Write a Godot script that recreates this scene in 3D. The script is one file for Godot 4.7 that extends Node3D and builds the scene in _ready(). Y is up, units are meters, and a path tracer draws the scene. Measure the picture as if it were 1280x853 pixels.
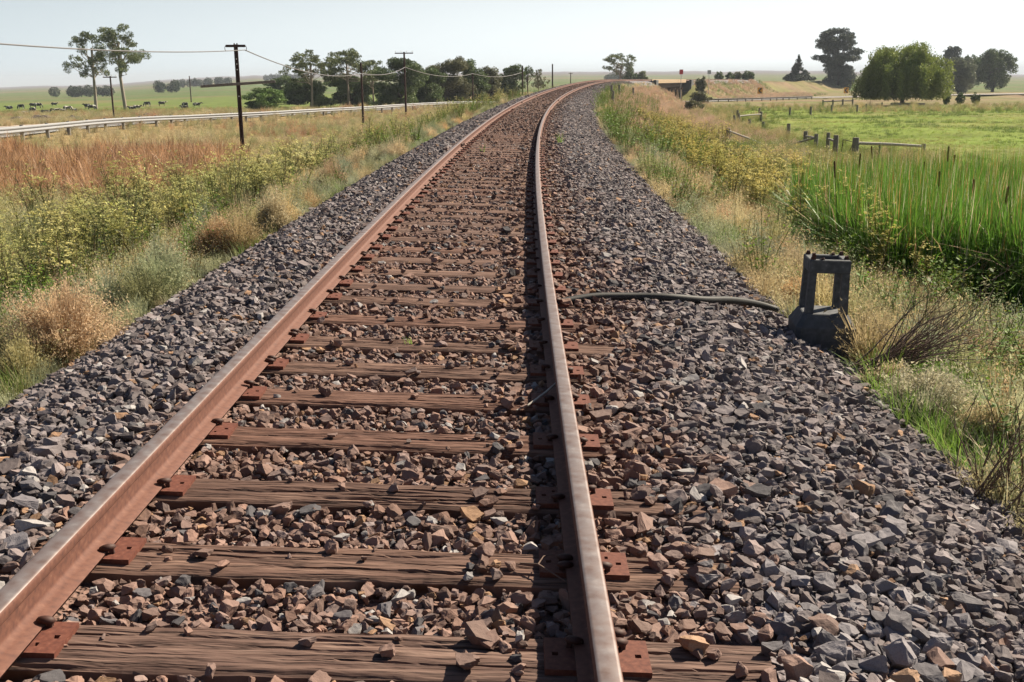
extends Node3D
# A single railway line curving away to the right over coastal farmland. Distances: x right, y up, -z ahead; y = 0 is the rail top near the start.

var rng := RandomNumberGenerator.new()
var patch := FastNoiseLite.new()
var fine := FastNoiseLite.new()
var taken := {}
var M := {}

func _ready() -> void:
	# camera: eye 1.6 m over the sleepers, looking along the line and down
	var cam := Camera3D.new()
	cam.name = "camera"
	cam.fov = 35.04
	cam.near = 0.05
	cam.far = 12000.0
	cam.position = Vector3(0, 1.4355, 0)
	cam.rotation = Vector3(-0.2393, 0, -0.0095)
	add_child(cam)
	cam.current = true
	# pale, slightly hazy autumn sky; the air round the sun is brightest
	var to_sun := Vector3(0.604, 0.643, -0.472).normalized()
	var sky_image := Image.create(512, 256, false, Image.FORMAT_RGBF)
	for y in 256:
		var el := PI * (0.5 - (y + 0.5) / 256.0)
		for x in 512:
			var az := TAU * (x + 0.5) / 512.0
			var d := Vector3(sin(az) * cos(el), sin(el), -cos(az) * cos(el))
			var h := clampf(d.y, 0.0, 1.0)
			var low := 1.0 / (1.0 + pow(h / 0.15, 2.2))
			var side := absf(wrapf(az - 0.907, -PI, PI))
			var glow := exp(-pow(side / 1.15, 3.0))
			var c := Vector3(0.026, 0.047, 0.09).lerp(Vector3(0.315, 0.367, 0.39) * (0.62 + 0.38 * exp(-pow(side / 1.7, 4.0))), low)
			c += Vector3(0.23, 0.2, 0.17) * glow * low
			var a := acos(clampf(d.dot(to_sun), -1, 1))
			c += Vector3(1.0, 0.90, 0.76) * (0.1 * exp(-a * a / 0.3) + 0.7 * exp(-a * a / 0.02))
			if d.y < 0.0:
				c = Vector3(0.3, 0.3, 0.26)
			sky_image.set_pixel(x, y, Color(c.x, c.y, c.z))
	var sm := PanoramaSkyMaterial.new()
	sm.panorama = ImageTexture.create_from_image(sky_image)
	var sky := Sky.new()
	sky.sky_material = sm
	var env := Environment.new()
	env.background_mode = Environment.BG_SKY
	env.sky = sky
	env.tonemap_mode = Environment.TONE_MAPPER_LINEAR
	env.tonemap_exposure = 2.25
	env.sdfgi_enabled = true
	env.ssao_enabled = true
	env.ssil_enabled = true
	env.fog_enabled = true
	env.fog_density = 0.0002
	env.fog_light_color = Color(0.86, 0.9, 0.96)
	var we := WorldEnvironment.new()
	we.name = "environment"
	we.environment = env
	add_child(we)
	var sun := DirectionalLight3D.new()
	sun.name = "sun"
	sun.light_energy = 1.6
	sun.light_color = Color(1.0, 0.945, 0.85)
	sun.light_angular_distance = 0.5
	sun.shadow_enabled = true
	add_child(sun)
	sun.look_at_from_position(Vector3.ZERO, -to_sun, Vector3.UP)

	rng.seed = 7
	patch.seed = 4
	patch.frequency = 0.05
	patch.fractal_octaves = 3
	fine.seed = 9
	fine.frequency = 0.35
	make_materials()
	make_ground()
	make_road()
	make_ballast()
	make_rails()
	make_sleepers()
	make_bridge()
	make_lineside()
	make_poles()
	make_fences()
	make_signs()
	make_trees()
	make_cows()
	make_plants()

# ---------------------------------------------------------------- the lie of the land
const RAD := 765.1
const CX := 764.5
const CANT := 0.039
const GAUGE := 0.835

func rail_y(s: float) -> float:
	if s < 105.0:
		return 0.002 * s + 0.000051 * s * s
	var t := s - 105.0
	var a := minf(t, 55.7)
	return 0.772 + 0.0127 * a - 0.00015 * a * a + (t - a) * -0.004

func su(x: float, z: float) -> Vector2:        # along the track, across it (right is positive)
	var dx := x - CX
	return Vector2(RAD * atan2(-z, -dx), RAD - sqrt(dx * dx + z * z))

func on_track(s: float, u: float, y: float) -> Vector3:
	var a := s / RAD
	var r := RAD - u
	return Vector3(CX - r * cos(a), y, -r * sin(a))

func track_frame(s: float) -> Basis:           # x to the right down the cant, y up, -z along the track
	var a := s / RAD
	var fwd := Vector3(sin(a), (rail_y(s + 0.5) - rail_y(s - 0.5)), -cos(a)).normalized()
	var right := Vector3(cos(a), -CANT, sin(a)).normalized()
	var up := right.cross(fwd).normalized()
	return Basis(right, up, -fwd)

func on_rails(s: float, u: float, h: float) -> Vector3:
	return on_track(s, 0, rail_y(s)) + track_frame(s) * Vector3(u, h, 0)

const BED := [[-3.0, -0.95], [-2.75, -0.72], [-2.5, -0.52], [-1.75, -0.16], [-1.3, -0.125], [-0.95, -0.15], [-0.75, -0.178], [0.75, -0.238], [0.95, -0.235], [1.35, -0.235], [1.8, -0.27], [2.2, -0.37], [2.85, -0.6], [3.2, -0.78], [3.45, -1.0]]

func bed_y(s: float, u: float) -> float:
	var y: float = BED[0][1]
	for k in range(1, BED.size()):
		if u < BED[k][0]:
			y = lerpf(BED[k - 1][1], BED[k][1], clampf((u - BED[k - 1][0]) / (BED[k][0] - BED[k - 1][0]), 0, 1))
			return rail_y(s) + y
	return rail_y(s) + BED[-1][1]

const RIDGE := [[-900.0, -9.0], [0.0, -6.0], [150.0, -3.5], [230.0, 1.0], [300.0, 4.5], [420.0, 6.0], [690.0, 6.4], [850.0, 5.0], [980.0, 4.8], [1130.0, 1.0], [1280.0, -3.0], [2200.0, -6.0]]

func natural(x: float, z: float) -> float:
	var d := sqrt(x * x + z * z)
	var near := -1.2 - 0.011 * minf(d, 200.0) + patch.get_noise_2d(x * 1.6, z * 1.6) * 0.22
	if d < 200.0 or z > -60.0:
		return near
	var p := 640.0 + 1351.0 * x / -z                  # bearing
	var e := -6.0
	for k in range(1, RIDGE.size()):
		if p < RIDGE[k][0] or k == RIDGE.size() - 1:
			e = lerpf(RIDGE[k - 1][1], RIDGE[k][1], clampf((p - RIDGE[k - 1][0]) / (RIDGE[k][0] - RIDGE[k - 1][0]), 0, 1))
			break
	e += patch.get_noise_1d(p * 0.5) * 1.2
	var t := log(d / 200.0) / log(25.0)
	t = clampf(t, 0.0, 1.0)
	e = lerpf(-32.7, e, t * (1.9 - 0.9 * t))
	return near + (1.4355 + d * e / 1351.0 + 3.4) * smoothstep(200.0, 300.0, d) if d < 300.0 else 1.4355 + d * e / 1351.0

const ROAD := [[-25.0, 20.0], [-27.0, 40.0], [-29.0, 55.0], [-30.0, 68.0], [-29.2, 80.0], [-27.0, 90.0], [-23.8, 99.0], [-20.0, 113.0], [-14.0, 138.0], [-3.0, 168.0], [9.0, 188.0], [25.0, 204.0], [33.0, 210.0], [43.0, 218.0], [63.0, 236.0], [84.0, 248.0], [130.0, 262.0], [220.0, 275.0]]
var road_line: Curve3D

func road_at(x: float, z: float) -> Vector2:   # distance from the road's middle, how far the road is raised there
	if z > -10.0 or z < -330.0 or x < -60.0 or x > 240.0:
		return Vector2(99, 0)
	var best := 1e9
	var up := 0.0
	var p := Vector2(x, -z)
	for k in ROAD.size() - 1:
		var a := Vector2(ROAD[k][0], ROAD[k][1])
		var b := Vector2(ROAD[k + 1][0], ROAD[k + 1][1])
		var q := Geometry2D.get_closest_point_to_segment(p, a, b)
		var d := q.distance_to(p)
		if d < best:
			best = d
			up = 0.55 * (1.0 - smoothstep(140.0, 190.0, q.y))
	return Vector2(best, up)

func ground(x: float, z: float) -> float:
	var n := natural(x, z)
	var d2 := x * x + z * z
	if d2 > 420.0 * 420.0:
		return n
	var q := su(x, z)
	var r := road_at(x, z)
	var h := n
	if r.x < 12.0:
		h = maxf(n, lerpf(n, n + r.y, clampf((9.0 - r.x) / 4.5, 0, 1)))
		if r.x < 5.0:
			h = lerpf(h, -1.2 - 0.011 * minf(sqrt(d2), 200.0) + r.y, smoothstep(5.0, 4.0, r.x))
	if q.x > -40.0 and q.x < 420.0:
		var top := rail_y(q.x)
		var e := top - 0.6
		if q.y < -2.5:
			e = top - 0.52 + (q.y + 2.5) * 0.33
		elif q.y > 2.85:
			e = top - 0.64 - (q.y - 2.85) * lerpf(0.36, 0.62, smoothstep(95.0, 150.0, q.x))
		if absf(q.y) < 2.5:
			e = top - 1.0
		var gap := smoothstep(27.0, 23.0, absf(q.x - 204.5))      # the bridge opening
		e = lerpf(e, n - 1.0, gap)
		var k := 0.35
		var m := clampf(0.5 + 0.5 * (e - h) / k, 0, 1)
		h = lerpf(h, e, m) + k * m * (1.0 - m)
		if absf(q.y) < 2.5:
			h = minf(h, lerpf(top - 1.0, n, gap))
	return h

func ground_at(x: float, z: float) -> Vector3:
	return Vector3(x, ground(x, z), z)

# ---------------------------------------------------------------- mesh making
class Shape:
	var v := PackedVector3Array()
	var n := PackedVector3Array()
	var c := PackedColorArray()
	var t := PackedVector2Array()
	var tint := Color(1, 1, 1)
	var turn := Transform3D()

	func tri(a: Vector3, b: Vector3, d: Vector3, na := Vector3.ZERO, nb := Vector3.ZERO, nd := Vector3.ZERO) -> void:
		a = turn * a
		b = turn * b
		d = turn * d
		var f := (d - a).cross(b - a)
		if f.length_squared() < 1e-20:
			return
		f = f.normalized()
		if na == Vector3.ZERO:
			na = f
			nb = f
			nd = f
		else:
			na = turn.basis * na
			nb = turn.basis * nb
			nd = turn.basis * nd
			if f.dot(na + nb + nd) < 0.0:
				var w := b
				b = d
				d = w
				w = nb
				nb = nd
				nd = w
		v.append_array([a, b, d])
		n.append_array([na.normalized(), nb.normalized(), nd.normalized()])
		c.append_array([tint, tint, tint])

	func quad(a: Vector3, b: Vector3, d: Vector3, e: Vector3, out := Vector3.ZERO) -> void:
		# flat face; `out` says which way it looks
		if out != Vector3.ZERO and (d - a).cross(b - a).dot(out) < 0.0:
			tri(a, d, b)
			tri(a, e, d)
		else:
			tri(a, b, d)
			tri(a, d, e)

	func box(at: Vector3, size: Vector3, basis := Basis(), bevel := 0.0) -> void:
		var h := size / 2
		var b := minf(bevel, minf(h.x, minf(h.y, h.z)) * 0.9)
		var P := func(x, y, z): return at + basis * Vector3(x, y, z)
		for ax in 3:
			for s in [-1.0, 1.0]:
				var i := (ax + 1) % 3
				var j := (ax + 2) % 3
				var q := []
				for k in [[-1, -1], [1, -1], [1, 1], [-1, 1]]:
					var p := Vector3.ZERO
					p[ax] = s * h[ax]
					p[i] = k[0] * (h[i] - b)
					p[j] = k[1] * (h[j] - b)
					q.append(at + basis * p)
				var o := Vector3.ZERO
				o[ax] = s
				quad(q[0], q[1], q[2], q[3], basis * o)
		if b <= 0.0:
			return
		for ax in 3:                                   # chamfers along the edges that run on this axis
			var i := (ax + 1) % 3
			var j := (ax + 2) % 3
			for si in [-1.0, 1.0]:
				for sj in [-1.0, 1.0]:
					var q := []
					for k in [[-1.0, 0], [1.0, 0], [1.0, 1], [-1.0, 1]]:
						var p := Vector3.ZERO
						p[ax] = k[0] * (h[ax] - b)
						p[i] = si * (h[i] - (b if k[1] == 1 else 0.0))
						p[j] = sj * (h[j] - (0.0 if k[1] == 1 else b))
						q.append(at + basis * p)
					var o := Vector3.ZERO
					o[i] = si
					o[j] = sj
					quad(q[0], q[1], q[2], q[3], basis * o)
		for sx in [-1.0, 1.0]:
			for sy in [-1.0, 1.0]:
				for sz in [-1.0, 1.0]:
					var s := Vector3(sx, sy, sz)
					var p := []
					for ax in 3:
						var w := (h - Vector3(b, b, b)) * s
						w[ax] = h[ax] * s[ax]
						p.append(at + basis * w)
					if (p[2] - p[0]).cross(p[1] - p[0]).dot(basis * s) < 0.0:
						tri(p[0], p[2], p[1])
					else:
						tri(p[0], p[1], p[2])

	func tube(points: Array, radii: Array, sides := 6, caps := true, flat := 1.0) -> void:
		var rings := []
		var ups := []
		var ref := Vector3(0.31, 0.2, 0.93)
		for k in points.size():
			var d: Vector3 = (points[mini(k + 1, points.size() - 1)] - points[maxi(k - 1, 0)])
			d = d.normalized()
			if absf(d.dot(ref)) > 0.97:
				ref = Vector3(0.9, 0.4, -0.2)
			var a := d.cross(ref).normalized()
			var b := a.cross(d).normalized()
			var ring := []
			var nn := []
			for i in sides:
				var w := TAU * i / sides
				var o := a * cos(w) + b * sin(w) * flat
				ring.append(points[k] + o * radii[k])
				nn.append(o.normalized())
			rings.append(ring)
			ups.append(nn)
		for k in points.size() - 1:
			for i in sides:
				var j := (i + 1) % sides
				tri(rings[k][i], rings[k][j], rings[k + 1][j], ups[k][i], ups[k][j], ups[k + 1][j])
				tri(rings[k][i], rings[k + 1][j], rings[k + 1][i], ups[k][i], ups[k + 1][j], ups[k + 1][i])
		if caps:
			for e in [0, points.size() - 1]:
				if radii[e] < 0.001:
					continue
				var d: Vector3 = points[0] - points[1] if e == 0 else points[e] - points[e - 1]
				for i in range(1, sides - 1):
					var f: Vector3 = (rings[e][i + 1] - rings[e][0]).cross(rings[e][i] - rings[e][0])
					if f.dot(d) < 0.0:
						tri(rings[e][0], rings[e][i + 1], rings[e][i])
					else:
						tri(rings[e][0], rings[e][i], rings[e][i + 1])

	func ball(at: Vector3, r: Vector3, sides := 8, rows := 5) -> void:
		for k in rows:
			for i in sides:
				var p := []
				for q in [[i, k], [i + 1, k], [i + 1, k + 1], [i, k + 1]]:
					var a: float = TAU * q[0] / sides
					var b: float = PI * q[1] / rows
					p.append(Vector3(cos(a) * sin(b), cos(b), sin(a) * sin(b)))
				tri(at + p[0] * r, at + p[1] * r, at + p[2] * r, p[0], p[1], p[2])
				tri(at + p[0] * r, at + p[2] * r, at + p[3] * r, p[0], p[2], p[3])

	func blade(base: Vector3, dir: Vector3, tall: float, wide: float, droop: float, root: Color, tip: Color, parts := 3) -> void:
		# a grass blade that leans along dir and bends over
		var side := dir.cross(Vector3.UP).normalized() * wide * 0.5
		var last := base
		var lw := 1.0
		for k in range(1, parts + 1):
			var f := float(k) / parts
			var p := base + Vector3.UP * tall * (f - droop * f * f * 0.45) + dir * tall * droop * f * f
			var w := 1.0 - f * f
			var c0 := root.lerp(tip, (f - 1.0 / parts))
			tint = root.lerp(tip, f)
			if k == parts:
				tri(last - side * lw, last + side * lw, p)
			else:
				tri(last - side * lw, last + side * lw, p + side * w)
				tri(last - side * lw, p + side * w, p - side * w)
			last = p
			lw = w

	func mesh() -> ArrayMesh:
		var a := []
		a.resize(Mesh.ARRAY_MAX)
		a[Mesh.ARRAY_VERTEX] = v
		a[Mesh.ARRAY_NORMAL] = n
		a[Mesh.ARRAY_COLOR] = c
		if t.size() == v.size():
			a[Mesh.ARRAY_TEX_UV] = t
		var m := ArrayMesh.new()
		m.add_surface_from_arrays(Mesh.PRIMITIVE_TRIANGLES, a)
		return m

func numbered(called: String) -> String:
	var k: int = taken.get(called, 0)
	taken[called] = k + 1
	return called if k == 0 else "%s_%03d" % [called, k]

func tag(o: Node3D, label: String, category := "", group := "", kind := "") -> Node3D:
	o.set_meta("label", label)
	if category:
		o.set_meta("category", category)
	if group:
		o.set_meta("group", group)
	if kind:
		o.set_meta("kind", kind)
	return o

func thing(called: String, at: Vector3, label: String, category: String, group := "", turn := 0.0) -> Node3D:
	var o := Node3D.new()
	o.name = numbered(called)
	o.position = at
	o.rotation.y = turn
	add_child(o)
	tag(o, label, category, group)
	return o

func part(called: String, st: Variant, material: Material, parent: Node3D = self) -> MeshInstance3D:
	var o := MeshInstance3D.new()
	o.mesh = st.mesh() if st is Shape else st
	o.material_override = material
	if parent == self:
		o.name = numbered(called)
	else:
		var k := 0
		var want := called
		while parent.has_node(NodePath(want)):
			k += 1
			want = "%s_%03d" % [called, k]
		o.name = want
	parent.add_child(o)
	return o

func scatter(called: String, m: Mesh, material: Material, places: Array, colors: Array, label: String, parent: Node3D = self) -> MultiMeshInstance3D:
	var mm := MultiMesh.new()
	mm.transform_format = MultiMesh.TRANSFORM_3D
	mm.use_colors = true
	mm.mesh = m
	mm.instance_count = places.size()
	var buf := PackedFloat32Array()
	buf.resize(places.size() * 16)
	for i in places.size():
		var t: Transform3D = places[i]
		var c: Color = colors[i]
		var b := t.basis
		var o := t.origin
		var k := i * 16
		buf[k] = b.x.x; buf[k + 1] = b.y.x; buf[k + 2] = b.z.x; buf[k + 3] = o.x
		buf[k + 4] = b.x.y; buf[k + 5] = b.y.y; buf[k + 6] = b.z.y; buf[k + 7] = o.y
		buf[k + 8] = b.x.z; buf[k + 9] = b.y.z; buf[k + 10] = b.z.z; buf[k + 11] = o.z
		buf[k + 12] = c.r; buf[k + 13] = c.g; buf[k + 14] = c.b; buf[k + 15] = 1.0
	mm.buffer = buf
	var o := MultiMeshInstance3D.new()
	o.multimesh = mm
	o.material_override = material
	if parent == self:
		o.name = numbered(called)
		parent.add_child(o)
	else:
		o.name = called
		parent.add_child(o, true)
	o.set_meta("kind", "stuff")
	if label:
		o.set_meta("label", label)
	return o

# ---------------------------------------------------------------- materials
func noise_tex(kind: int, freq: float, seed_: int, ramp: Array, size := 512, octaves := 4, warp := 0.0) -> NoiseTexture2D:
	var f := FastNoiseLite.new()
	f.noise_type = kind
	f.frequency = freq
	f.seed = seed_
	f.fractal_octaves = octaves
	if warp > 0.0:
		f.domain_warp_enabled = true
		f.domain_warp_amplitude = warp
	var t := NoiseTexture2D.new()
	t.width = size
	t.height = size
	t.seamless = true
	t.noise = f
	if ramp:
		var g := Gradient.new()
		g.offsets = PackedFloat32Array(ramp.map(func(r): return r[0]))
		g.colors = PackedColorArray(ramp.map(func(r): return r[1]))
		t.color_ramp = g
	return t

func grey(v: float) -> Color:
	return Color(v, v, v).linear_to_srgb()

func lin(r: float, g: float, b: float) -> Color:
	return Color(r, g, b).linear_to_srgb()

func mat(called: String, color: Color, rough: float, tinted := false) -> StandardMaterial3D:
	var m := StandardMaterial3D.new()
	m.resource_name = called
	m.albedo_color = color
	m.roughness = rough
	m.vertex_color_use_as_albedo = tinted
	M[called] = m
	return m

func tri_tex(m: StandardMaterial3D, tex: Texture2D, per_metre: float, world := false) -> void:
	m.albedo_texture = tex
	m.uv1_triplanar = true
	m.uv1_world_triplanar = world
	m.uv1_scale = Vector3.ONE * per_metre

func leafy(called: String, light: float, rough := 0.6) -> StandardMaterial3D:
	var m := mat(called, Color(1, 1, 1), rough, true)
	m.backlight_enabled = true
	m.backlight = Color(light, light, light).linear_to_srgb()
	m.cull_mode = BaseMaterial3D.CULL_DISABLED
	m.metallic_specular = 0.3
	return m

func make_materials() -> void:
	var cell := FastNoiseLite.TYPE_CELLULAR
	var simplex := FastNoiseLite.TYPE_SIMPLEX_SMOOTH
	var grain := noise_tex(simplex, 0.02, 3, [[0.0, grey(0.42)], [0.45, grey(0.75)], [1.0, grey(1.0)]], 512, 5)
	var rock := noise_tex(simplex, 0.03, 5, [[0.0, grey(0.55)], [0.5, grey(0.9)], [1.0, grey(1.0)]], 256, 5)
	var rough := noise_tex(simplex, 0.03, 6, [], 256, 5)
	rough.as_normal_map = true
	rough.bump_strength = 5.0
	var m := mat("ground", Color(1, 1, 1), 0.95, true)
	tri_tex(m, grain, 0.35, true)
	m.metallic_specular = 0.15
	m.detail_enabled = true
	m.detail_albedo = noise_tex(simplex, 0.012, 8, [[0.0, grey(0.5)], [0.5, grey(0.85)], [1.0, grey(1.0)]], 512, 4)
	m.detail_blend_mode = BaseMaterial3D.BLEND_MODE_MUL
	m.detail_uv_layer = BaseMaterial3D.DETAIL_UV_2
	m.uv2_triplanar = true
	m.uv2_world_triplanar = true
	m.uv2_scale = Vector3.ONE * 0.031
	m = mat("ballast_ground", Color(1, 1, 1), 0.95, true)
	tri_tex(m, noise_tex(cell, 0.045, 6, [[0.0, grey(0.7)], [0.5, grey(0.9)], [1.0, grey(1.0)]], 512, 2), 1.4, true)
	m.heightmap_enabled = true
	m.heightmap_texture = noise_tex(cell, 0.045, 6, [], 512, 2)
	m.heightmap_scale = 3.0
	m = mat("stone", Color(1, 1, 1), 0.85, true)
	tri_tex(m, rock, 0.9)
	m.normal_enabled = true
	m.normal_texture = rough
	m.normal_scale = 0.7
	m.metallic_specular = 0.35
	for k in 8:
		m = mat("stone_%d" % k, Color(1, 1, 1), 0.85)
		tri_tex(m, rock, 0.8)
		m.normal_enabled = true
		m.normal_texture = rough
		m.normal_scale = 0.7
	# rusty steel
	var rust := noise_tex(simplex, 0.025, 11, [[0.0, lin(0.07, 0.026, 0.019)], [0.4, lin(0.11, 0.041, 0.027)], [0.75, lin(0.135, 0.054, 0.035)], [1.0, lin(0.2, 0.1, 0.072)]], 512, 5)
	m = mat("rust", Color(1, 1, 1), 0.8)
	tri_tex(m, rust, 2.2)
	m = mat("plate_rust", lin(1.0, 0.86, 0.86), 0.75)
	tri_tex(m, rust, 3.1)
	m.metallic_specular = 0.4
	m = mat("bolt_rust", lin(0.4, 0.32, 0.32), 0.7)
	tri_tex(m, rust, 9.0)
	m = mat("worn_steel", Color(1, 1, 1), 0.42)
	tri_tex(m, noise_tex(simplex, 0.012, 14, [[0.0, lin(0.12, 0.072, 0.06)], [0.4, lin(0.185, 0.142, 0.134)], [0.75, lin(0.22, 0.19, 0.19)], [1.0, lin(0.3, 0.265, 0.255)]], 512, 5), 1.7)
	m.metallic = 0.45
	m.roughness_texture = noise_tex(simplex, 0.02, 15, [[0.0, Color(0.75, 0.75, 0.75)], [1.0, Color(1, 1, 1)]], 256, 4)
	m.roughness = 0.55
	# weathered timber: grain drawn out along u
	var wood := Image.create(512, 256, false, Image.FORMAT_RGB8)
	var hgt := Image.create(512, 256, false, Image.FORMAT_RGB8)
	var f := FastNoiseLite.new()
	f.frequency = 0.035
	f.fractal_octaves = 4
	f.seed = 21
	var f2 := FastNoiseLite.new()
	f2.noise_type = FastNoiseLite.TYPE_SIMPLEX
	f2.frequency = 0.05
	f2.seed = 22
	for y in 256:
		for x in 512:
			var a := TAU * x / 512.0
			var u := cos(a) * 9.0
			var w := sin(a) * 9.0
			var g := f.get_noise_3d(u, w, y * 1.9)
			var streak := 1.0 - absf(f2.get_noise_3d(u * 0.5, w * 0.5, y * 1.1)) * 2.6
			streak = pow(clampf(streak, 0, 1), 5.0)
			var blot := f2.get_noise_3d(u * 2.0 + 50.0, w * 2.0, y * 0.3)
			var b := clampf(0.62 + g * 0.5 + blot * 0.25 - streak * 0.32, 0.2, 1.0)
			var dark := Color(0.36, 0.285, 0.26)
			var pale := Color(0.55, 0.465, 0.42)
			wood.set_pixel(x, y, dark.lerp(pale, b * b) * (1.0 - streak * 0.3))
			var e := clampf(0.7 + g * 0.3 - streak * 0.7, 0, 1)
			hgt.set_pixel(x, y, Color(e, e, e))
	var wt := ImageTexture.create_from_image(wood)
	hgt.bump_map_to_normal_map(6.0)
	var ht := ImageTexture.create_from_image(hgt)
	for k in 4:
		m = mat("timber_%d" % k, [lin(0.98, 0.9, 0.86), lin(0.76, 0.69, 0.67), lin(0.96, 0.8, 0.74), lin(0.9, 0.86, 0.86)][k], 0.85)
		m.albedo_texture = wt
		m.normal_enabled = true
		m.normal_texture = ht
		m.normal_scale = 0.5
		m.metallic_specular = 0.3
		m.uv1_scale = Vector3(1, 1, 1)
		m.uv1_offset = Vector3(k * 0.23, k * 0.31, 0)
	m = mat("post_timber", lin(0.26, 0.24, 0.215), 0.9)
	tri_tex(m, grain, 1.3)
	m = mat("pale_timber", lin(0.55, 0.5, 0.44), 0.85)
	tri_tex(m, grain, 1.3)
	m = mat("bridge_timber", lin(0.5, 0.36, 0.23), 0.85)
	tri_tex(m, grain, 0.6)
	m = mat("bridge_dark", lin(0.13, 0.075, 0.055), 0.85)
	tri_tex(m, grain, 0.6)
	m = mat("old_concrete", Color(1, 1, 1), 0.85)
	tri_tex(m, noise_tex(simplex, 0.02, 31, [[0.0, lin(0.045, 0.048, 0.054)], [0.5, lin(0.066, 0.07, 0.079)], [0.85, lin(0.09, 0.095, 0.105)], [1.0, lin(0.2, 0.2, 0.2)]], 256, 5), 3.0)
	m = mat("pipe", lin(0.03, 0.03, 0.032), 0.7)
	m.metallic_specular = 0.3
	m.roughness_texture = grain
	m = mat("pole_steel", lin(0.28, 0.22, 0.22), 0.7)
	tri_tex(m, rust, 1.1)
	m = mat("galvanised", lin(0.27, 0.275, 0.29), 0.55)
	m.metallic = 0.2
	m = mat("cable", lin(0.14, 0.135, 0.14), 0.5)
	m = mat("porcelain", lin(0.75, 0.75, 0.72), 0.25)
	m = mat("asphalt", Color(1, 1, 1), 0.55)
	tri_tex(m, noise_tex(simplex, 0.05, 33, [[0.0, lin(0.1, 0.095, 0.09)], [1.0, lin(0.2, 0.185, 0.17)]], 256, 4), 0.2, true)
	m = mat("road_paint", lin(0.75, 0.75, 0.72), 0.6)
	m = mat("gravel", Color(1, 1, 1), 0.9)
	tri_tex(m, noise_tex(simplex, 0.05, 34, [[0.0, lin(0.3, 0.24, 0.19)], [1.0, lin(0.45, 0.37, 0.3)]], 256, 4), 0.3, true)
	mat("sign_red", lin(0.5, 0.03, 0.04), 0.5)
	mat("sign_back", lin(0.4, 0.42, 0.44), 0.5)
	mat("sign_black", lin(0.02, 0.02, 0.02), 0.5)
	mat("sign_yellow", lin(0.75, 0.36, 0.02), 0.5)
	m = mat("bark", Color(1, 1, 1), 0.9, true)
	tri_tex(m, grain, 0.9)
	m = mat("hide", Color(1, 1, 1), 0.75, true)
	m = mat("dirt", Color(1, 1, 1), 0.95, true)
	tri_tex(m, rock, 0.8)
	m = mat("twig", lin(0.16, 0.1, 0.075), 0.85)
	tri_tex(m, grain, 3.0)
	leafy("grass", 0.75)
	leafy("crown", 0.45)
	leafy("flower", 0.6)
	leafy("reed", 0.65, 0.45)

# ---------------------------------------------------------------- ground, road, ballast
func land_color(x: float, z: float) -> Color:
	var d := sqrt(x * x + z * z)
	var q := su(x, z)
	var n := patch.get_noise_2d(x, z)
	var n2 := patch.get_noise_2d(x * 0.16 + 90.0, z * 0.16)
	var c := Color(0.27, 0.23, 0.11)
	if d < 420.0 and q.x > -60.0:
		var straw := Color(0.36, 0.265, 0.13)
		var olive := Color(0.22, 0.2, 0.085)
		var lush := Color(0.235, 0.31, 0.065)
		if q.y < 0.0:
			c = olive.lerp(straw, smoothstep(-5.0, -12.0, q.y + n * 4.0))
			var r := road_at(x, z)
			var beyond := x < -30.0 and r.x > 4.0
			if x < -26.0 or d > 150.0:
				var g := Color(0.3, 0.255, 0.11).lerp(Color(0.2, 0.26, 0.075), smoothstep(150.0, 190.0, d + n * 30.0))
				c = c.lerp(g, smoothstep(5.0, 9.0, r.x) if x < -20.0 else 0.0)
				c = c.lerp(Color(0.3, 0.24, 0.13), 0.6 * smoothstep(0.25, 0.5, n2))
		else:
			c = olive.lerp(Color(0.26, 0.23, 0.1), clampf(0.5 + n, 0, 1))
			if q.x > 55.0 and q.y < 12.0:
				c = c.lerp(Color(0.36, 0.24, 0.16), 0.75)
			var field := smoothstep(11.0, 13.5, q.y + n * 3.0) * smoothstep(165.0, 150.0, q.x + n * 8.0)
			c = c.lerp(lush.lerp(Color(0.29, 0.30, 0.1), clampf(0.35 + n * 1.2, 0, 1)), field)
			if q.x > 160.0:
				c = Color(0.34, 0.25, 0.16).lerp(Color(0.25, 0.26, 0.1), clampf(0.45 + n * 1.3, 0, 1))
	elif z < 0.0:
		var t := log(d / 420.0) / log(14.0)
		var green := Color(0.15, 0.22, 0.075)
		var dry := Color(0.26, 0.22, 0.13)
		c = green.lerp(dry, clampf(0.4 + n2 * 2.0, 0, 1) * 0.5)
		var band := patch.get_noise_2d(40.0 + t * 160.0, x / d * 9.0)
		c = c.lerp(dry, smoothstep(0.05, 0.3, band) * 0.8)
		c = c.lerp(Color(0.2, 0.165, 0.175), smoothstep(0.45, 0.75, t))
	return c

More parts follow.
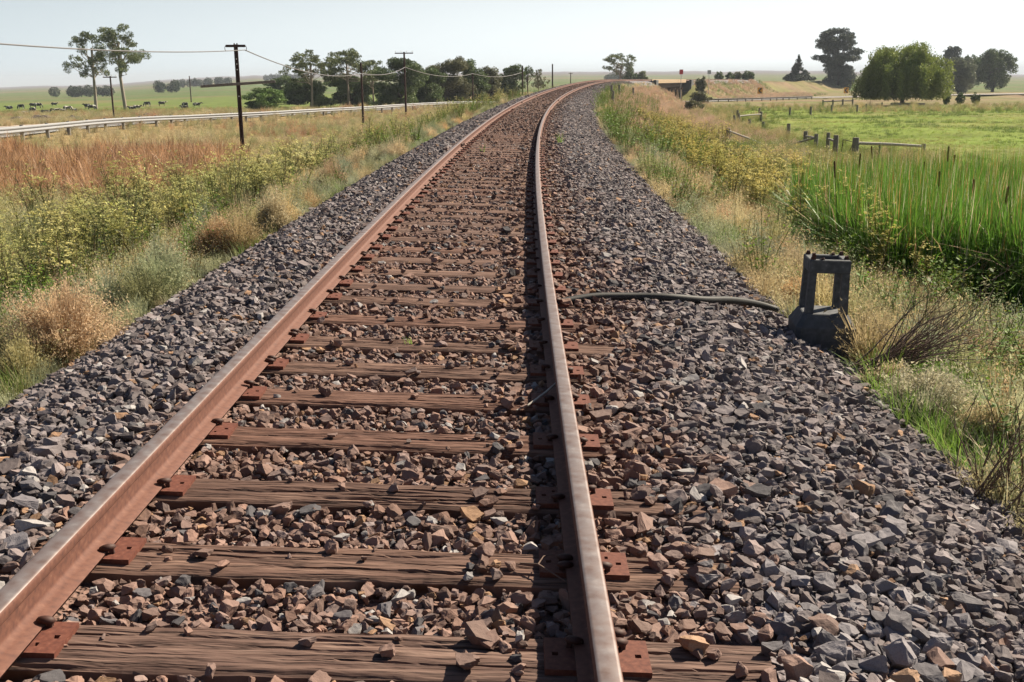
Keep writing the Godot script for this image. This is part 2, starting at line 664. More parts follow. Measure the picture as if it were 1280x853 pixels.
func make_ground() -> void:
	road_line = Curve3D.new()
	var st := SurfaceTool.new()
	var xs := []
	var zs := []
	var k := -170
	while k <= 170:
		xs.append(12.0 + 38.0 * sinh(k * 0.0339) * 1.0)
		k += 1
	k = -26
	while k <= 250:
		zs.append(-45.0 * sinh(k * 0.0221))
		k += 1
	var nx := xs.size()
	var v := PackedVector3Array()
	var n := PackedVector3Array()
	var c := PackedColorArray()
	var idx := PackedInt32Array()
	for z in zs:
		for x in xs:
			v.append(Vector3(x, ground(x, z), z))
			c.append(land_color(x, z))
	for j in zs.size():
		for i in nx:
			var a := v[j * nx + maxi(i - 1, 0)]
			var b := v[j * nx + mini(i + 1, nx - 1)]
			var e := v[maxi(j - 1, 0) * nx + i]
			var f := v[mini(j + 1, zs.size() - 1) * nx + i]
			n.append((e - f).cross(b - a).normalized())
	for j in zs.size() - 1:
		for i in nx - 1:
			var p := j * nx + i
			idx.append_array([p, p + nx, p + 1, p + 1, p + nx, p + nx + 1])
	var arr := []
	arr.resize(Mesh.ARRAY_MAX)
	arr[Mesh.ARRAY_VERTEX] = v
	arr[Mesh.ARRAY_NORMAL] = n
	arr[Mesh.ARRAY_COLOR] = c
	arr[Mesh.ARRAY_INDEX] = idx
	var m := ArrayMesh.new()
	m.add_surface_from_arrays(Mesh.PRIMITIVE_TRIANGLES, arr)
	if n[nx * 40 + 100].y < 0.0:
		print("ground normals point down")
	tag(part("ground", m, M.ground), "open farmland of dry grass, green paddocks and low distant hills", "", "", "structure")

func road_points() -> PackedVector2Array:
	var cv := Curve2D.new()
	for k in ROAD.size():
		var a := Vector2(ROAD[maxi(k - 1, 0)][0], ROAD[maxi(k - 1, 0)][1])
		var b := Vector2(ROAD[mini(k + 1, ROAD.size() - 1)][0], ROAD[mini(k + 1, ROAD.size() - 1)][1])
		cv.add_point(Vector2(ROAD[k][0], ROAD[k][1]), (a - b) / 6, (b - a) / 6)
	cv.bake_interval = 2.0
	return cv.get_baked_points()

func make_road() -> void:
	var p := road_points()
	var strip := func(st: Shape, u0: float, u1: float, lift: float, from: int, to: int):
		for k in range(from, to):
			var q := []
			for e in [[k, u0], [k, u1], [k + 1, u1], [k + 1, u0]]:
				var i: int = e[0]
				var d := (p[mini(i + 1, p.size() - 1)] - p[maxi(i - 1, 0)]).normalized()
				var w: Vector2 = p[i] + Vector2(d.y, -d.x) * e[1]
				var mid: Vector2 = p[i]
				var y := -1.2 - 0.011 * minf(mid.length(), 200.0) + road_at(mid.x, -mid.y).y + lift
				q.append(Vector3(w.x, y, -w.y))
			st.quad(q[0], q[1], q[2], q[3], Vector3.UP)
	var st := Shape.new()
	strip.call(st, -3.6, 3.6, 0.08, 0, p.size() - 1)
	var road := part("road", st, M.asphalt)
	tag(road, "sealed two-lane road that swings under the railway bridge", "", "", "structure")
	st = Shape.new()
	strip.call(st, 3.6, 5.4, 0.06, p.size() * 6 / 10, p.size() - 1)
	strip.call(st, -5.0, -3.6, 0.06, 0, p.size() - 1)
	part("gravel_shoulder", st, M.gravel, road)
	st = Shape.new()
	strip.call(st, -3.3, -3.15, 0.085, 0, p.size() - 1)
	strip.call(st, 3.15, 3.3, 0.085, 0, p.size() - 1)
	for k in range(0, p.size() - 3, 6):
		strip.call(st, -0.07, 0.07, 0.085, k, k + 2)
	part("painted_line", st, M.road_paint, road)

func make_stone(seed_: int) -> ArrayMesh:
	# crushed rock: a block clipped by random planes
	var r := RandomNumberGenerator.new()
	r.seed = seed_
	var faces := []
	for ax in 3:
		for s in [-1.0, 1.0]:
			var q := []
			for k in [[-1, -1], [1, -1], [1, 1], [-1, 1]]:
				var p := Vector3.ZERO
				p[ax] = s
				p[(ax + 1) % 3] = k[0]
				p[(ax + 2) % 3] = k[1]
				q.append(p)
			faces.append(q)
	for cut in r.randi_range(11, 17):
		var nrm := Vector3(r.randfn(), r.randfn(), r.randfn()).normalized()
		var dist := r.randf_range(0.58, 0.95)
		var out := []
		var rim := []
		for f in faces:
			var q := []
			for i in f.size():
				var a: Vector3 = f[i]
				var b: Vector3 = f[(i + 1) % f.size()]
				var da := nrm.dot(a) - dist
				var db := nrm.dot(b) - dist
				if da <= 0.0:
					q.append(a)
				if (da < 0.0) != (db < 0.0):
					var x := a.lerp(b, da / (da - db))
					q.append(x)
					rim.append(x)
			if q.size() > 2:
				out.append(q)
		if rim.size() > 2:
			var mid := Vector3.ZERO
			for x in rim:
				mid += x
			mid /= rim.size()
			var ax1: Vector3 = (rim[0] - mid).normalized()
			var ax2 := nrm.cross(ax1)
			rim.sort_custom(func(a, b): return atan2((a - mid).dot(ax2), (a - mid).dot(ax1)) < atan2((b - mid).dot(ax2), (b - mid).dot(ax1)))
			var clean := []
			for x in rim:
				if clean.is_empty() or clean[-1].distance_to(x) > 1e-3:
					clean.append(x)
			out.append(clean)
		faces = out
	var st := Shape.new()
	var squash := Vector3(r.randf_range(1.0, 1.4), r.randf_range(0.62, 0.95), r.randf_range(0.85, 1.15))
	var dent := FastNoiseLite.new()
	dent.seed = seed_
	dent.frequency = 0.9
	dent.fractal_octaves = 3
	var worn := func(p: Vector3) -> Vector3:
		return p * (1.0 + 0.17 * dent.get_noise_3d(p.x, p.y, p.z)) * squash
	for f in faces:
		var mid := Vector3.ZERO
		for p in f:
			mid += p
		mid /= f.size()
		for i in f.size():
			var work := [[mid, f[i], f[(i + 1) % f.size()]]]
			for level in 2:                                # broken, uneven faces
				var next := []
				for q in work:
					var ab: Vector3 = (q[0] + q[1]) / 2
					var bc: Vector3 = (q[1] + q[2]) / 2
					var ca: Vector3 = (q[2] + q[0]) / 2
					next.append_array([[q[0], ab, ca], [ab, q[1], bc], [ca, bc, q[2]], [ab, bc, ca]])
				work = next
			for q in work:
				var a: Vector3 = worn.call(q[0])
				var b: Vector3 = worn.call(q[1])
				var d: Vector3 = worn.call(q[2])
				if (d - a).cross(b - a).dot(mid) < 0.0:
					st.tri(a, d, b)
				else:
					st.tri(a, b, d)
	return st.mesh()

var sleeper_at := []                            # [s, shift, angle, tone]

func stone_color(u: float, s: float) -> Color:
	var grey_c := Color(0.182, 0.16, 0.167) * rng.randf_range(0.5, 1.45)
	var rust_c := Color(0.225, 0.137, 0.11) * rng.randf_range(0.55, 1.3)
	var within := smoothstep(1.75, 0.85, absf(u - 0.05) + fine.get_noise_2d(u, s) * 0.25)
	if u < 0.0:
		within = smoothstep(1.15, 0.85, absf(u) + fine.get_noise_2d(u, s) * 0.2)
	var c := grey_c.lerp(rust_c, clampf(within * 0.85 + rng.randfn() * 0.2, 0.05, 1.0))
	var k := rng.randf()
	if k < 0.035:
		c = Color(0.33, 0.2, 0.125) * rng.randf_range(0.7, 1.1)
	elif k < 0.07:
		c = Color(0.34, 0.32, 0.32) * rng.randf_range(0.8, 1.1)
	elif k < 0.13:
		c = Color(0.085, 0.08, 0.088)
	c.a = 1.0
	return c

func make_ballast() -> void:
	for k in range(-2, 330):
		sleeper_at.append([2.82 + 0.61 * k + rng.randfn() * 0.022, rng.randfn() * 0.025, rng.randfn() * 0.008, rng.randi() % 4, rng.randf_range(0.7, 1.0)])
	# the bed under the stones
	var v := PackedVector3Array()
	var c := PackedColorArray()
	var idx := PackedInt32Array()
	var us := []
	for k in 44:
		us.append(-3.0 + 6.45 * k / 43.0)
	var s := -12.0
	var rows := 0
	while s < 330.0:
		for u in us:
			var dip := 0.012 + 0.012 * fine.get_noise_2d(u * 6.0, s * 6.0)
			var y := bed_y(s, u) - dip
			if absf(s - 204.5) < 25.0 and absf(u) > 2.0:
				y = rail_y(s) - 0.3 - minf(absf(u) - 2.0, 0.2) * 2.5
				v.append(on_track(s, clampf(u, -2.2, 2.2), y))
			else:
				v.append(on_track(s, u, y))
			var within := smoothstep(1.5, 0.9, absf(u))
			var cc := Color(0.172, 0.156, 0.172).lerp(Color(0.225, 0.13, 0.102), within * 0.9) * (1.0 + fine.get_noise_2d(u * 2.0, s) * 0.3)
			c.append(Color(cc.r, cc.g, cc.b))
		rows += 1
		s += 0.25 if s < 30.0 else 1.0
	for j in rows - 1:
		for i in us.size() - 1:
			var p := j * us.size() + i
			idx.append_array([p, p + us.size(), p + 1, p + 1, p + us.size(), p + us.size() + 1])
	var st := SurfaceTool.new()
	var arr := []
	arr.resize(Mesh.ARRAY_MAX)
	arr[Mesh.ARRAY_VERTEX] = v
	arr[Mesh.ARRAY_COLOR] = c
	arr[Mesh.ARRAY_INDEX] = idx
	var raw := ArrayMesh.new()
	raw.add_surface_from_arrays(Mesh.PRIMITIVE_TRIANGLES, arr)
	st.create_from(raw, 0)
	st.generate_normals()
	var am := st.commit()
	if (am.surface_get_arrays(0)[Mesh.ARRAY_NORMAL] as PackedVector3Array)[2000].y < 0.0:
		print("bed normals point down")
	var bed := part("ballast_bed", am, M.ballast_ground)
	tag(bed, "bed of crushed grey and rusty brown stone under the railway line", "", "", "structure")
	# the stones
	var kinds := []
	for k in 16:
		kinds.append(make_stone(100 + k))
	var places := []
	var colors := []
	for k in 16:
		places.append([])
		colors.append([])
	var near := []
	var zones := [[1.7, 22.0, 1400, 1.0, 0], [1.7, 22.0, 560, 0.95, 1], [1.7, 12.0, 420, 0.5, 2], [22.0, 45.0, 640, 1.1, 3], [45.0, 90.0, 260, 1.3, 3], [90.0, 150.0, 50, 1.5, 3]]
	for zn in zones:
		var filled := {}
		var count := int((zn[1] - zn[0]) * 5.9 * zn[2])
		for i in count:
			var ss := rng.randf_range(zn[0], zn[1])
			var u := rng.randf_range(-2.72, 3.2)
			if u > 2.85 + 0.2 * fine.get_noise_2d(ss * 2.0, 7.0) and rng.randf() < 0.6 or u < -2.5 + 0.25 * fine.get_noise_2d(ss * 2.0, 3.0) and rng.randf() < 0.6:
				continue
			var inside := absf(u) < 0.9
			var r := (0.0188 if inside else 0.0225) * exp(clampf(rng.randfn(), -2.2, 2.0) * 0.3)
			if u > 1.3:
				r *= 1.08
			r *= zn[3]
			var y := bed_y(ss, u) + rng.randf_range(-0.014, 0.02)
			if zn[4] == 0:
				y = bed_y(ss, u) + rng.randf_range(-0.006, 0.006)
			elif zn[4] == 1:
				y = bed_y(ss, u) + 0.012 + r * 0.45
			elif zn[4] == 2:
				y = bed_y(ss, u) + rng.randf_range(0.0, 0.025)
			var on_pipe := false
			if ss > 7.4 and ss < 9.2 and u > 0.85 and u < 3.0:
				var here := on_track(ss, u, 0)
				for w in PIPE.size() - 1:
					var close := Geometry3D.get_closest_point_to_segment(here, PIPE[w] * Vector3(1, 0, 1), PIPE[w + 1] * Vector3(1, 0, 1))
					if close.distance_to(here) < 0.03 + r * 0.8:
						on_pipe = true
			if on_pipe and zn[4] > 0:
				continue
			var cell := Vector2i(floori(ss / 0.07), floori(u / 0.07))
			if zn[4] < 2:                                  # stones of one layer do not run into each other
				var free := true
				for di in 9:
					for other in filled.get(cell + Vector2i(di % 3 - 1, di / 3 - 1), []):
						var apart: float = (r + other.z) * 0.86
						if (other.x - ss) * (other.x - ss) + (other.y - u) * (other.y - u) < apart * apart:
							free = false
							break
					if not free:
						break
				if not free:
					continue
			if absf(absf(u) - GAUGE) < 0.064 + r * 0.9:
				if absf(absf(u) - GAUGE) < 0.05:
					continue
				y = minf(y, rail_y(ss) - CANT * u - 0.146 - r * 0.75)
			# timbers stay mostly clear of stones
			var k := clampi(roundi((ss - 2.82) / 0.61) + 2, 0, sleeper_at.size() - 1)
			var off: float = absf(ss - sleeper_at[k][0])
			if off < 0.1 + r and absf(absf(u) - GAUGE) < 0.18 + r and rng.randf() < (0.96 if u > 0.0 else 0.8):
				continue
			if absf(u) < 1.4 and off < 0.125 + r * 0.6:
				var clear := 0.975
				if absf(u) < 0.8:
					clear = 0.985 if ss < 9.0 else 0.97 if ss < 30.0 else 0.9
					if u > 0.42:
						clear -= 0.12
				elif u > 0.95:
					clear = [0.985, 0.9, 0.86, 0.6, 0.5, 0.3, 0.97, 0.9, 0.8, 0.9][k - 2] if k >= 2 and k < 12 and u < 1.2 else 0.55
					if k == 2 and u < 1.36:
						clear = 0.97
				elif u < -0.95:
					clear = 0.05
				else:
					clear = 0.93
				if rng.randf() < clear:
					if off < 0.125 and absf(u) < 0.9 or clear > 0.5:
						continue
				y = maxf(y, rail_y(ss) - CANT * u - 0.164 + r * 0.55)
			if zn[4] < 2:
				if not filled.has(cell):
					filled[cell] = []
				filled[cell].append(Vector3(ss, u, r))
			var b := Basis.from_euler(Vector3(rng.randf_range(-0.4, 0.4), rng.randf() * TAU, rng.randf_range(-0.4, 0.4)))
			if rng.randf() < 0.25:
				b = Basis.from_euler(Vector3(rng.randf() * TAU, rng.randf() * TAU, rng.randf() * TAU))
			var at := on_track(ss, u, y)
			var kd := rng.randi() % 16
			var t := Transform3D(b.scaled_local(Vector3.ONE * r), at)
			var cc := stone_color(u, ss)
			if ss < 4.4 and at.z < -2.7:
				var px := at.x / -at.z
				if absf(px) < 0.5:
					near.append([r / (-at.z * -at.z), kd, t, cc])
					continue
			places[kd].append(t)
			colors[kd].append(cc)
	near.sort_custom(func(a, b): return a[0] > b[0])
	var tints := [Color(0.172, 0.156, 0.172), Color(0.225, 0.205, 0.222), Color(0.115, 0.105, 0.117), Color(0.21, 0.128, 0.106), Color(0.15, 0.093, 0.078), Color(0.265, 0.165, 0.135), Color(0.33, 0.2, 0.125), Color(0.34, 0.32, 0.32)]
	for k in 8:
		M["stone_%d" % k].albedo_color = lin(tints[k].r, tints[k].g, tints[k].b)
	for i in near.size():
		var q = near[i]
		if i >= 300:
			places[q[1]].append(q[2])
			colors[q[1]].append(q[3])
			continue
		var best := 0
		var gap := 9.0
		for k in 8:
			var d: float = absf(tints[k].r - q[3].r) + absf(tints[k].g - q[3].g) + absf(tints[k].b - q[3].b)
			if d < gap:
				gap = d
				best = k
		var o := MeshInstance3D.new()
		o.name = "stone" if i == 0 else "stone_%03d" % i
		o.mesh = kinds[q[1]]
		o.material_override = M["stone_%d" % best]
		o.transform = q[2]
		bed.add_child(o)
	for k in 16:
		scatter("loose_stones", kinds[k], M.stone, places[k], colors[k], "", bed)

# ---------------------------------------------------------------- rails and sleepers
const RAIL := [[-0.035, -0.012], [-0.031, -0.004], [-0.022, -0.0006], [0.0, 0.0], [0.022, -0.0006], [0.031, -0.004], [0.035, -0.012], [0.034, -0.035], [0.028, -0.04], [0.0095, -0.047], [0.0075, -0.06], [0.0075, -0.11], [0.0115, -0.123], [0.03, -0.13], [0.062, -0.1365], [0.0635, -0.146], [-0.0635, -0.146], [-0.062, -0.1365], [-0.03, -0.13], [-0.0115, -0.123], [-0.0075, -0.11], [-0.0075, -0.06], [-0.0095, -0.047], [-0.028, -0.04], [-0.034, -0.035]]

func sweep_rail(st: Shape, u: float, first: int, last: int, from: float, to: float) -> void:
	var rings := []
	var norms := []
	var s := from
	while s < to + 0.01:
		var b := track_frame(s)
		var at := on_rails(s, u, 0)
		var ring := []
		var nn := []
		for k in range(first, last + 1):
			var p = RAIL[k % RAIL.size()]
			var a = RAIL[(k + RAIL.size() - 1) % RAIL.size()]
			var e = RAIL[(k + 1) % RAIL.size()]
			ring.append(at + b * Vector3(p[0], p[1], 0))
			nn.append(b * Vector3(a[1] - e[1], e[0] - a[0], 0).normalized())
		rings.append(ring)
		norms.append(nn)
		s += 0.5 if s < 40.0 else 1.5
	for j in rings.size() - 1:
		for i in last - first:
			st.tri(rings[j][i], rings[j][i + 1], rings[j + 1][i + 1], norms[j][i], norms[j][i + 1], norms[j + 1][i + 1])
			st.tri(rings[j][i], rings[j + 1][i + 1], rings[j + 1][i], norms[j][i], norms[j + 1][i + 1], norms[j + 1][i])

func make_rails() -> void:
	for side in [-1.0, 1.0]:
		var label := "rusty left rail with a bright worn head and sunlit inner side" if side < 0 else "rusty right rail with a bright worn head that casts the long shadow"
		var t := thing("rail", Vector3.ZERO, label, "rail", "the two rails of the track")
		var st := Shape.new()
		sweep_rail(st, side * GAUGE, 1, 5, -12.0, 320.0)
		part("running_surface", st, M.worn_steel, t)
		st = Shape.new()
		sweep_rail(st, side * GAUGE, 5, RAIL.size() + 1, -12.0, 320.0)
		part("web_and_foot", st, M.rust, t)
		for s in ([23.9, 55.7, 68.6] if side < 0 else [27.4, 61.0]):
			st = Shape.new()
			for f in [-1.0, 1.0]:
				var b := track_frame(s)
				st.box(on_rails(s, side * GAUGE + f * 0.021, -0.082), Vector3(0.024, 0.072, 0.56), b, 0.006)
			var fp := part("fishplate", st, M.bolt_rust, t)
			for f in [-1.0, 1.0]:
				for k in 4:
					st = Shape.new()
					var sk: float = s - 0.2 + 0.133 * k
					st.tube([on_rails(sk, side * GAUGE + f * 0.03, -0.085), on_rails(sk, side * GAUGE + f * 0.062, -0.085)], [0.02, 0.018], 6)
					part("bolt", st, M.bolt_rust, fp)

func timber_mesh(seed_: int, detail: bool, width: float) -> ArrayMesh:
	var r := RandomNumberGenerator.new()
	r.seed = seed_
	var f := FastNoiseLite.new()
	f.seed = seed_
	f.frequency = 1.3
	var nx := 90 if detail else 16
	var nz := 50 if detail else 5
	var hw := width / 2
	var cracks := []
	for k in (13 if detail else 2):
		cracks.append([r.randf_range(-1.3, 1.1), r.randf_range(0.3, 1.5), r.randf_range(-hw * 0.85, hw * 0.85), r.randf_range(-0.03, 0.03), r.randf_range(0.008, 0.022)])
	var st := Shape.new()
	var P := func(i, j) -> Vector3:
		var x: float = -1.35 + 2.7 * i / nx
		var jj: float = clampf(j, 0, nz)
		var z := -hw + width * jj / nz
		var y := 0.0
		var edge := minf(jj, nz - jj) / nz
		y -= 0.014 * pow(clampf(1.0 - edge * 8.0, 0, 1), 2.0)
		y += f.get_noise_2d(x * 2.2, z * 14.0) * 0.006 + f.get_noise_2d(x * 0.6, z * 60.0) * 0.003
		z += f.get_noise_2d(x * 3.0, signf(z) * 40.0) * 0.008
		for c in cracks:
			if x > c[0] and x < c[0] + c[1]:
				var mid: float = c[2] + c[3] * (x - c[0]) / c[1] + f.get_noise_2d(x * 4.0, c[2] * 90.0) * 0.006
				var open := sin(PI * (x - c[0]) / c[1])
				y -= c[4] * open * clampf(1.0 - absf(z - mid) / 0.0055, 0, 1)
		if j < 0 or j > nz:
			y = -0.13
		return Vector3(x, y, z)
	for i in nx:
		for j in range(-1, nz + 1):
			var q := [P.call(i, j), P.call(i + 1, j), P.call(i + 1, j + 1), P.call(i, j + 1)]
			var uv := []
			for e in [[i, j], [i + 1, j], [i + 1, j + 1], [i, j + 1]]:
				uv.append(Vector2(-1.35 + 2.7 * e[0] / nx, 0) / 1.5 + Vector2(seed_ * 0.37, (-hw + width * clampf(e[1], -4.0, nz + 4.0) / nz) / 0.42 + seed_ * 0.21))
			var before := st.v.size()
			if (q[2] - q[0]).cross(q[1] - q[0]).dot(Vector3(0, 1, 0.2 * signf(j - nz / 2.0))) < 0.0:
				st.tri(q[0], q[2], q[1])
				st.t.append_array([uv[0], uv[2], uv[1]])
				st.tri(q[0], q[3], q[2])
				st.t.append_array([uv[0], uv[3], uv[2]])
			else:
				st.tri(q[0], q[1], q[2])
				st.t.append_array([uv[0], uv[1], uv[2]])
				st.tri(q[0], q[2], q[3])
				st.t.append_array([uv[0], uv[2], uv[3]])
			while st.t.size() > st.v.size():
				st.t.remove_at(st.t.size() - 1)
	for e in [0, nx]:
		var ends := []
		for j in range(0, nz + 1):
			ends.append(P.call(e, j))
		for j in nz:
			var a: Vector3 = ends[j]
			var b: Vector3 = ends[j + 1]
			var c := Vector3(b.x, -0.13, b.z)
			var d := Vector3(a.x, -0.13, a.z)
			var m := st.v.size()
			st.quad(a, b, c, d, Vector3(-1 if e == 0 else 1, 0, 0))
			for p in range(m, st.v.size()):
				st.t.append(Vector2(st.v[p].z / 0.42, st.v[p].y / 0.42))
	return smooth_normals(st)

func smooth_normals(st: Shape) -> ArrayMesh:
	if st.t.size() != st.v.size():
		st.t.clear()
	return st.mesh()

func plate_mesh() -> ArrayMesh:
	# tie plate with punched square holes in both ends, 18 mm thick
	var st := Shape.new()
	var xs := [-0.15, -0.128, -0.11, -0.086, -0.0745, 0.0745, 0.086, 0.11, 0.128, 0.15]
	var zs := [-0.088, -0.052, -0.032, -0.008, 0.012, 0.05, 0.07, 0.088]
	var hole := func(i, j) -> bool:
		return (i == 1 or i == 7) and j == 3 or (i == 3 or i == 5) and (j == 1)
	var y := 0.0
	for i in xs.size() - 1:
		for j in zs.size() - 1:
			var a := Vector3(xs[i], y, zs[j])
			var b := Vector3(xs[i + 1], y, zs[j])
			var c := Vector3(xs[i + 1], y, zs[j + 1])
			var d := Vector3(xs[i], y, zs[j + 1])
			if hole.call(i, j):
				var w := Vector3(0, -0.022, 0)
				st.quad(a, b, b + w, a + w, Vector3(0, 0, 1))
				st.quad(c, d, d + w, c + w, Vector3(0, 0, -1))
				st.quad(b, c, c + w, b + w, Vector3(-1, 0, 0))
				st.quad(d, a, a + w, d + w, Vector3(1, 0, 0))
			else:
				st.quad(a, b, c, d, Vector3.UP)
	for q in [[Vector3(-0.15, 0, -0.088), Vector3(0.15, 0, -0.088), Vector3(0, 0, -1)], [Vector3(0.15, 0, -0.088), Vector3(0.15, 0, 0.088), Vector3(1, 0, 0)], [Vector3(0.15, 0, 0.088), Vector3(-0.15, 0, 0.088), Vector3(0, 0, 1)], [Vector3(-0.15, 0, 0.088), Vector3(-0.15, 0, -0.088), Vector3(-1, 0, 0)]]:
		st.quad(q[0], q[1], q[1] + Vector3(0, -0.019, 0), q[0] + Vector3(0, -0.019, 0), q[2])
	return st.mesh()

func spike_mesh() -> ArrayMesh:
	# a dog spike: square shank with an oval head that laps over the rail foot (towards -x)
	var st := Shape.new()
	st.box(Vector3(0, -0.006, 0), Vector3(0.017, 0.03, 0.017), Basis(), 0.002)
	st.ball(Vector3(-0.012, 0.0125, 0), Vector3(0.03, 0.0115, 0.017), 9, 6)
	return st.mesh()

func make_sleepers() -> void:
	var fine_ones := []
	for k in 9:
		fine_ones.append(timber_mesh(300 + k, true, 0.25 - 0.006 * (k % 3)))
	var rough := []
	for k in 4:
		rough.append(timber_mesh(400 + k, false, 0.245))
	var plate := plate_mesh()
	var spike := spike_mesh()
	var say := ["nearest timber sleeper, deeply split along its grain, with small stones near its right end", "second nearest timber sleeper, broad and greyish brown with a long crack", "third nearest timber sleeper, dark brown with a knot near its middle", "fourth nearest timber sleeper, smooth reddish brown with a stone on it", "fifth nearest timber sleeper, dark and furrowed, a blade of grass before it", "sixth timber sleeper from the bottom of the photo, small stones strewn on it", "seventh timber sleeper from the bottom of the photo, dull brown", "eighth timber sleeper from the bottom of the photo, pale with a lone stone on it", "ninth timber sleeper from the bottom of the photo, just nearer than the black pipe", "tenth timber sleeper from the bottom of the photo, just beyond the black pipe"]
	for k in range(0, 112):
		var q = sleeper_at[k]
		var s: float = q[0]
		var label := "timber sleeper half buried in stone far along the line beyond the black pipe"
		var group := "far sleepers of the track"
		if k < 2:
			continue
		if k < 12:
			label = say[k - 2]
			group = "near sleepers of the track"
		elif k < 18:
			label = "%s timber sleeper beyond the black pipe, half buried in rusty stone" % ["second", "third", "fourth", "fifth", "sixth", "seventh"][k - 12]
			group = "sleepers just beyond the pipe"
		var t := thing("sleeper", Vector3.ZERO, label, "sleeper", group)
		t.transform = Transform3D(track_frame(s) * Basis(Vector3.UP, q[2]), on_rails(s, q[1], -0.1645 - (0.0 if k < 12 else 0.004)))
		var tb := part("timber", fine_ones[k - 2] if k < 11 else rough[k % 4], M["timber_%d" % ((k + q[3]) % 4 if k > 5 else [0, 0, 3, 0, 1, 2][k])], t)
		if s > 48.0:
			continue
		for side in [-1.0, 1.0]:
			var p := part("tie_plate", plate, M.plate_rust, t)
			p.position = Vector3(side * GAUGE - q[1], 0.0185, (rng.randf() - 0.5) * 0.03)
			p.rotation.z = side * -0.004
			p.rotation.y = 0.0 if side > 0 else PI
			for f in [-1.0, 1.0]:
				if rng.randf() < 0.04:
					continue
				var sp := part("dog_spike", spike, M.bolt_rust, p)
				sp.position = Vector3(f * 0.077, 0.004 + rng.randf() * 0.012, [0.06, 0.02, -0.04][rng.randi() % 3])
				sp.rotation.y = (0.0 if f > 0 else PI) + rng.randfn() * 0.15
				sp.rotation.z = rng.randfn() * 0.1
				if rng.randf() < 0.25:
					var s2 := part("dog_spike", spike, M.bolt_rust, p)
					s2.position = Vector3(f * 0.077, 0.006, sp.position.z - 0.055)
					s2.rotation.y = 0.0 if f > 0 else PI

# ---------------------------------------------------------------- bridge and lineside things
func make_bridge() -> void:
	var t := thing("railway_bridge", Vector3.ZERO, "low timber railway bridge over the road where the line curves away", "bridge")
	var s := 180.0
	var st := Shape.new()
	var k := 0
	while s < 228.0:
		var b := track_frame(s + 2.05)
		for side in [-1.0, 1.0]:
			var o := Shape.new()
			o.box(on_track(s + 2.05, side * 2.35, rail_y(s) - 0.34), Vector3(0.2, 0.62, 4.08), b, 0.02)
			part("kerb_beam", o, M.bridge_timber, t)
			o = Shape.new()
			o.box(on_track(s + 2.05, side * 1.5, rail_y(s) - 1.05), Vector3(0.4, 0.78, 4.08), b, 0.02)
			part("girder", o, M.bridge_dark, t)
		st.box(on_track(s + 2.05, 0, rail_y(s) - 0.55), Vector3(4.4, 0.18, 4.09), b)
		s += 4.1
	part("deck", st, M.bridge_dark, t)
	for sp in [184.0, 189.0, 194.0, 199.5, 213.5, 219.0, 224.0]:
		var b := track_frame(sp)
		var top := on_track(sp, 0, rail_y(sp) - 1.47)
		var o := Shape.new()
		o.box(top + Vector3(0, -0.17, 0), Vector3(5.0, 0.34, 0.34), b, 0.02)
		part("pier_cap", o, M.bridge_dark, t)
		for u in [-2.1, -0.7, 0.7, 2.1]:
			var foot := on_track(sp, u * 1.1, 0)
			foot.y = ground(foot.x, foot.z) - 0.3
			o = Shape.new()
			o.tube([foot, on_track(sp, u, top.y - 0.34)], [0.2, 0.18], 8)
			part("pile", o, M.bridge_timber, t)
	for e in [179.5, 229.5]:
		var o := Shape.new()
		var b := track_frame(e)
		o.box(on_track(e, 0, rail_y(e) - 1.9), Vector3(6.4, 3.5, 0.8), b, 0.05)
		for side in [-1.0, 1.0]:
			o.box(on_track(e + (1.6 if e > 200 else -1.6), side * 3.2, rail_y(e) - 1.3), Vector3(0.5, 2.4, 3.4), b, 0.05)
		part("abutment", o, M.old_concrete, t)

const PIPE := [Vector3(0.27, -0.176, -7.64), Vector3(0.38, -0.161, -7.74), Vector3(0.6, -0.151, -7.86), Vector3(0.78, -0.162, -7.93), Vector3(0.96, -0.176, -7.98), Vector3(1.21, -0.193, -8.02), Vector3(1.49, -0.252, -8.2), Vector3(1.74, -0.316, -8.5), Vector3(1.96, -0.391, -8.76), Vector3(2.13, -0.456, -8.92), Vector3(2.28, -0.516, -8.98)]

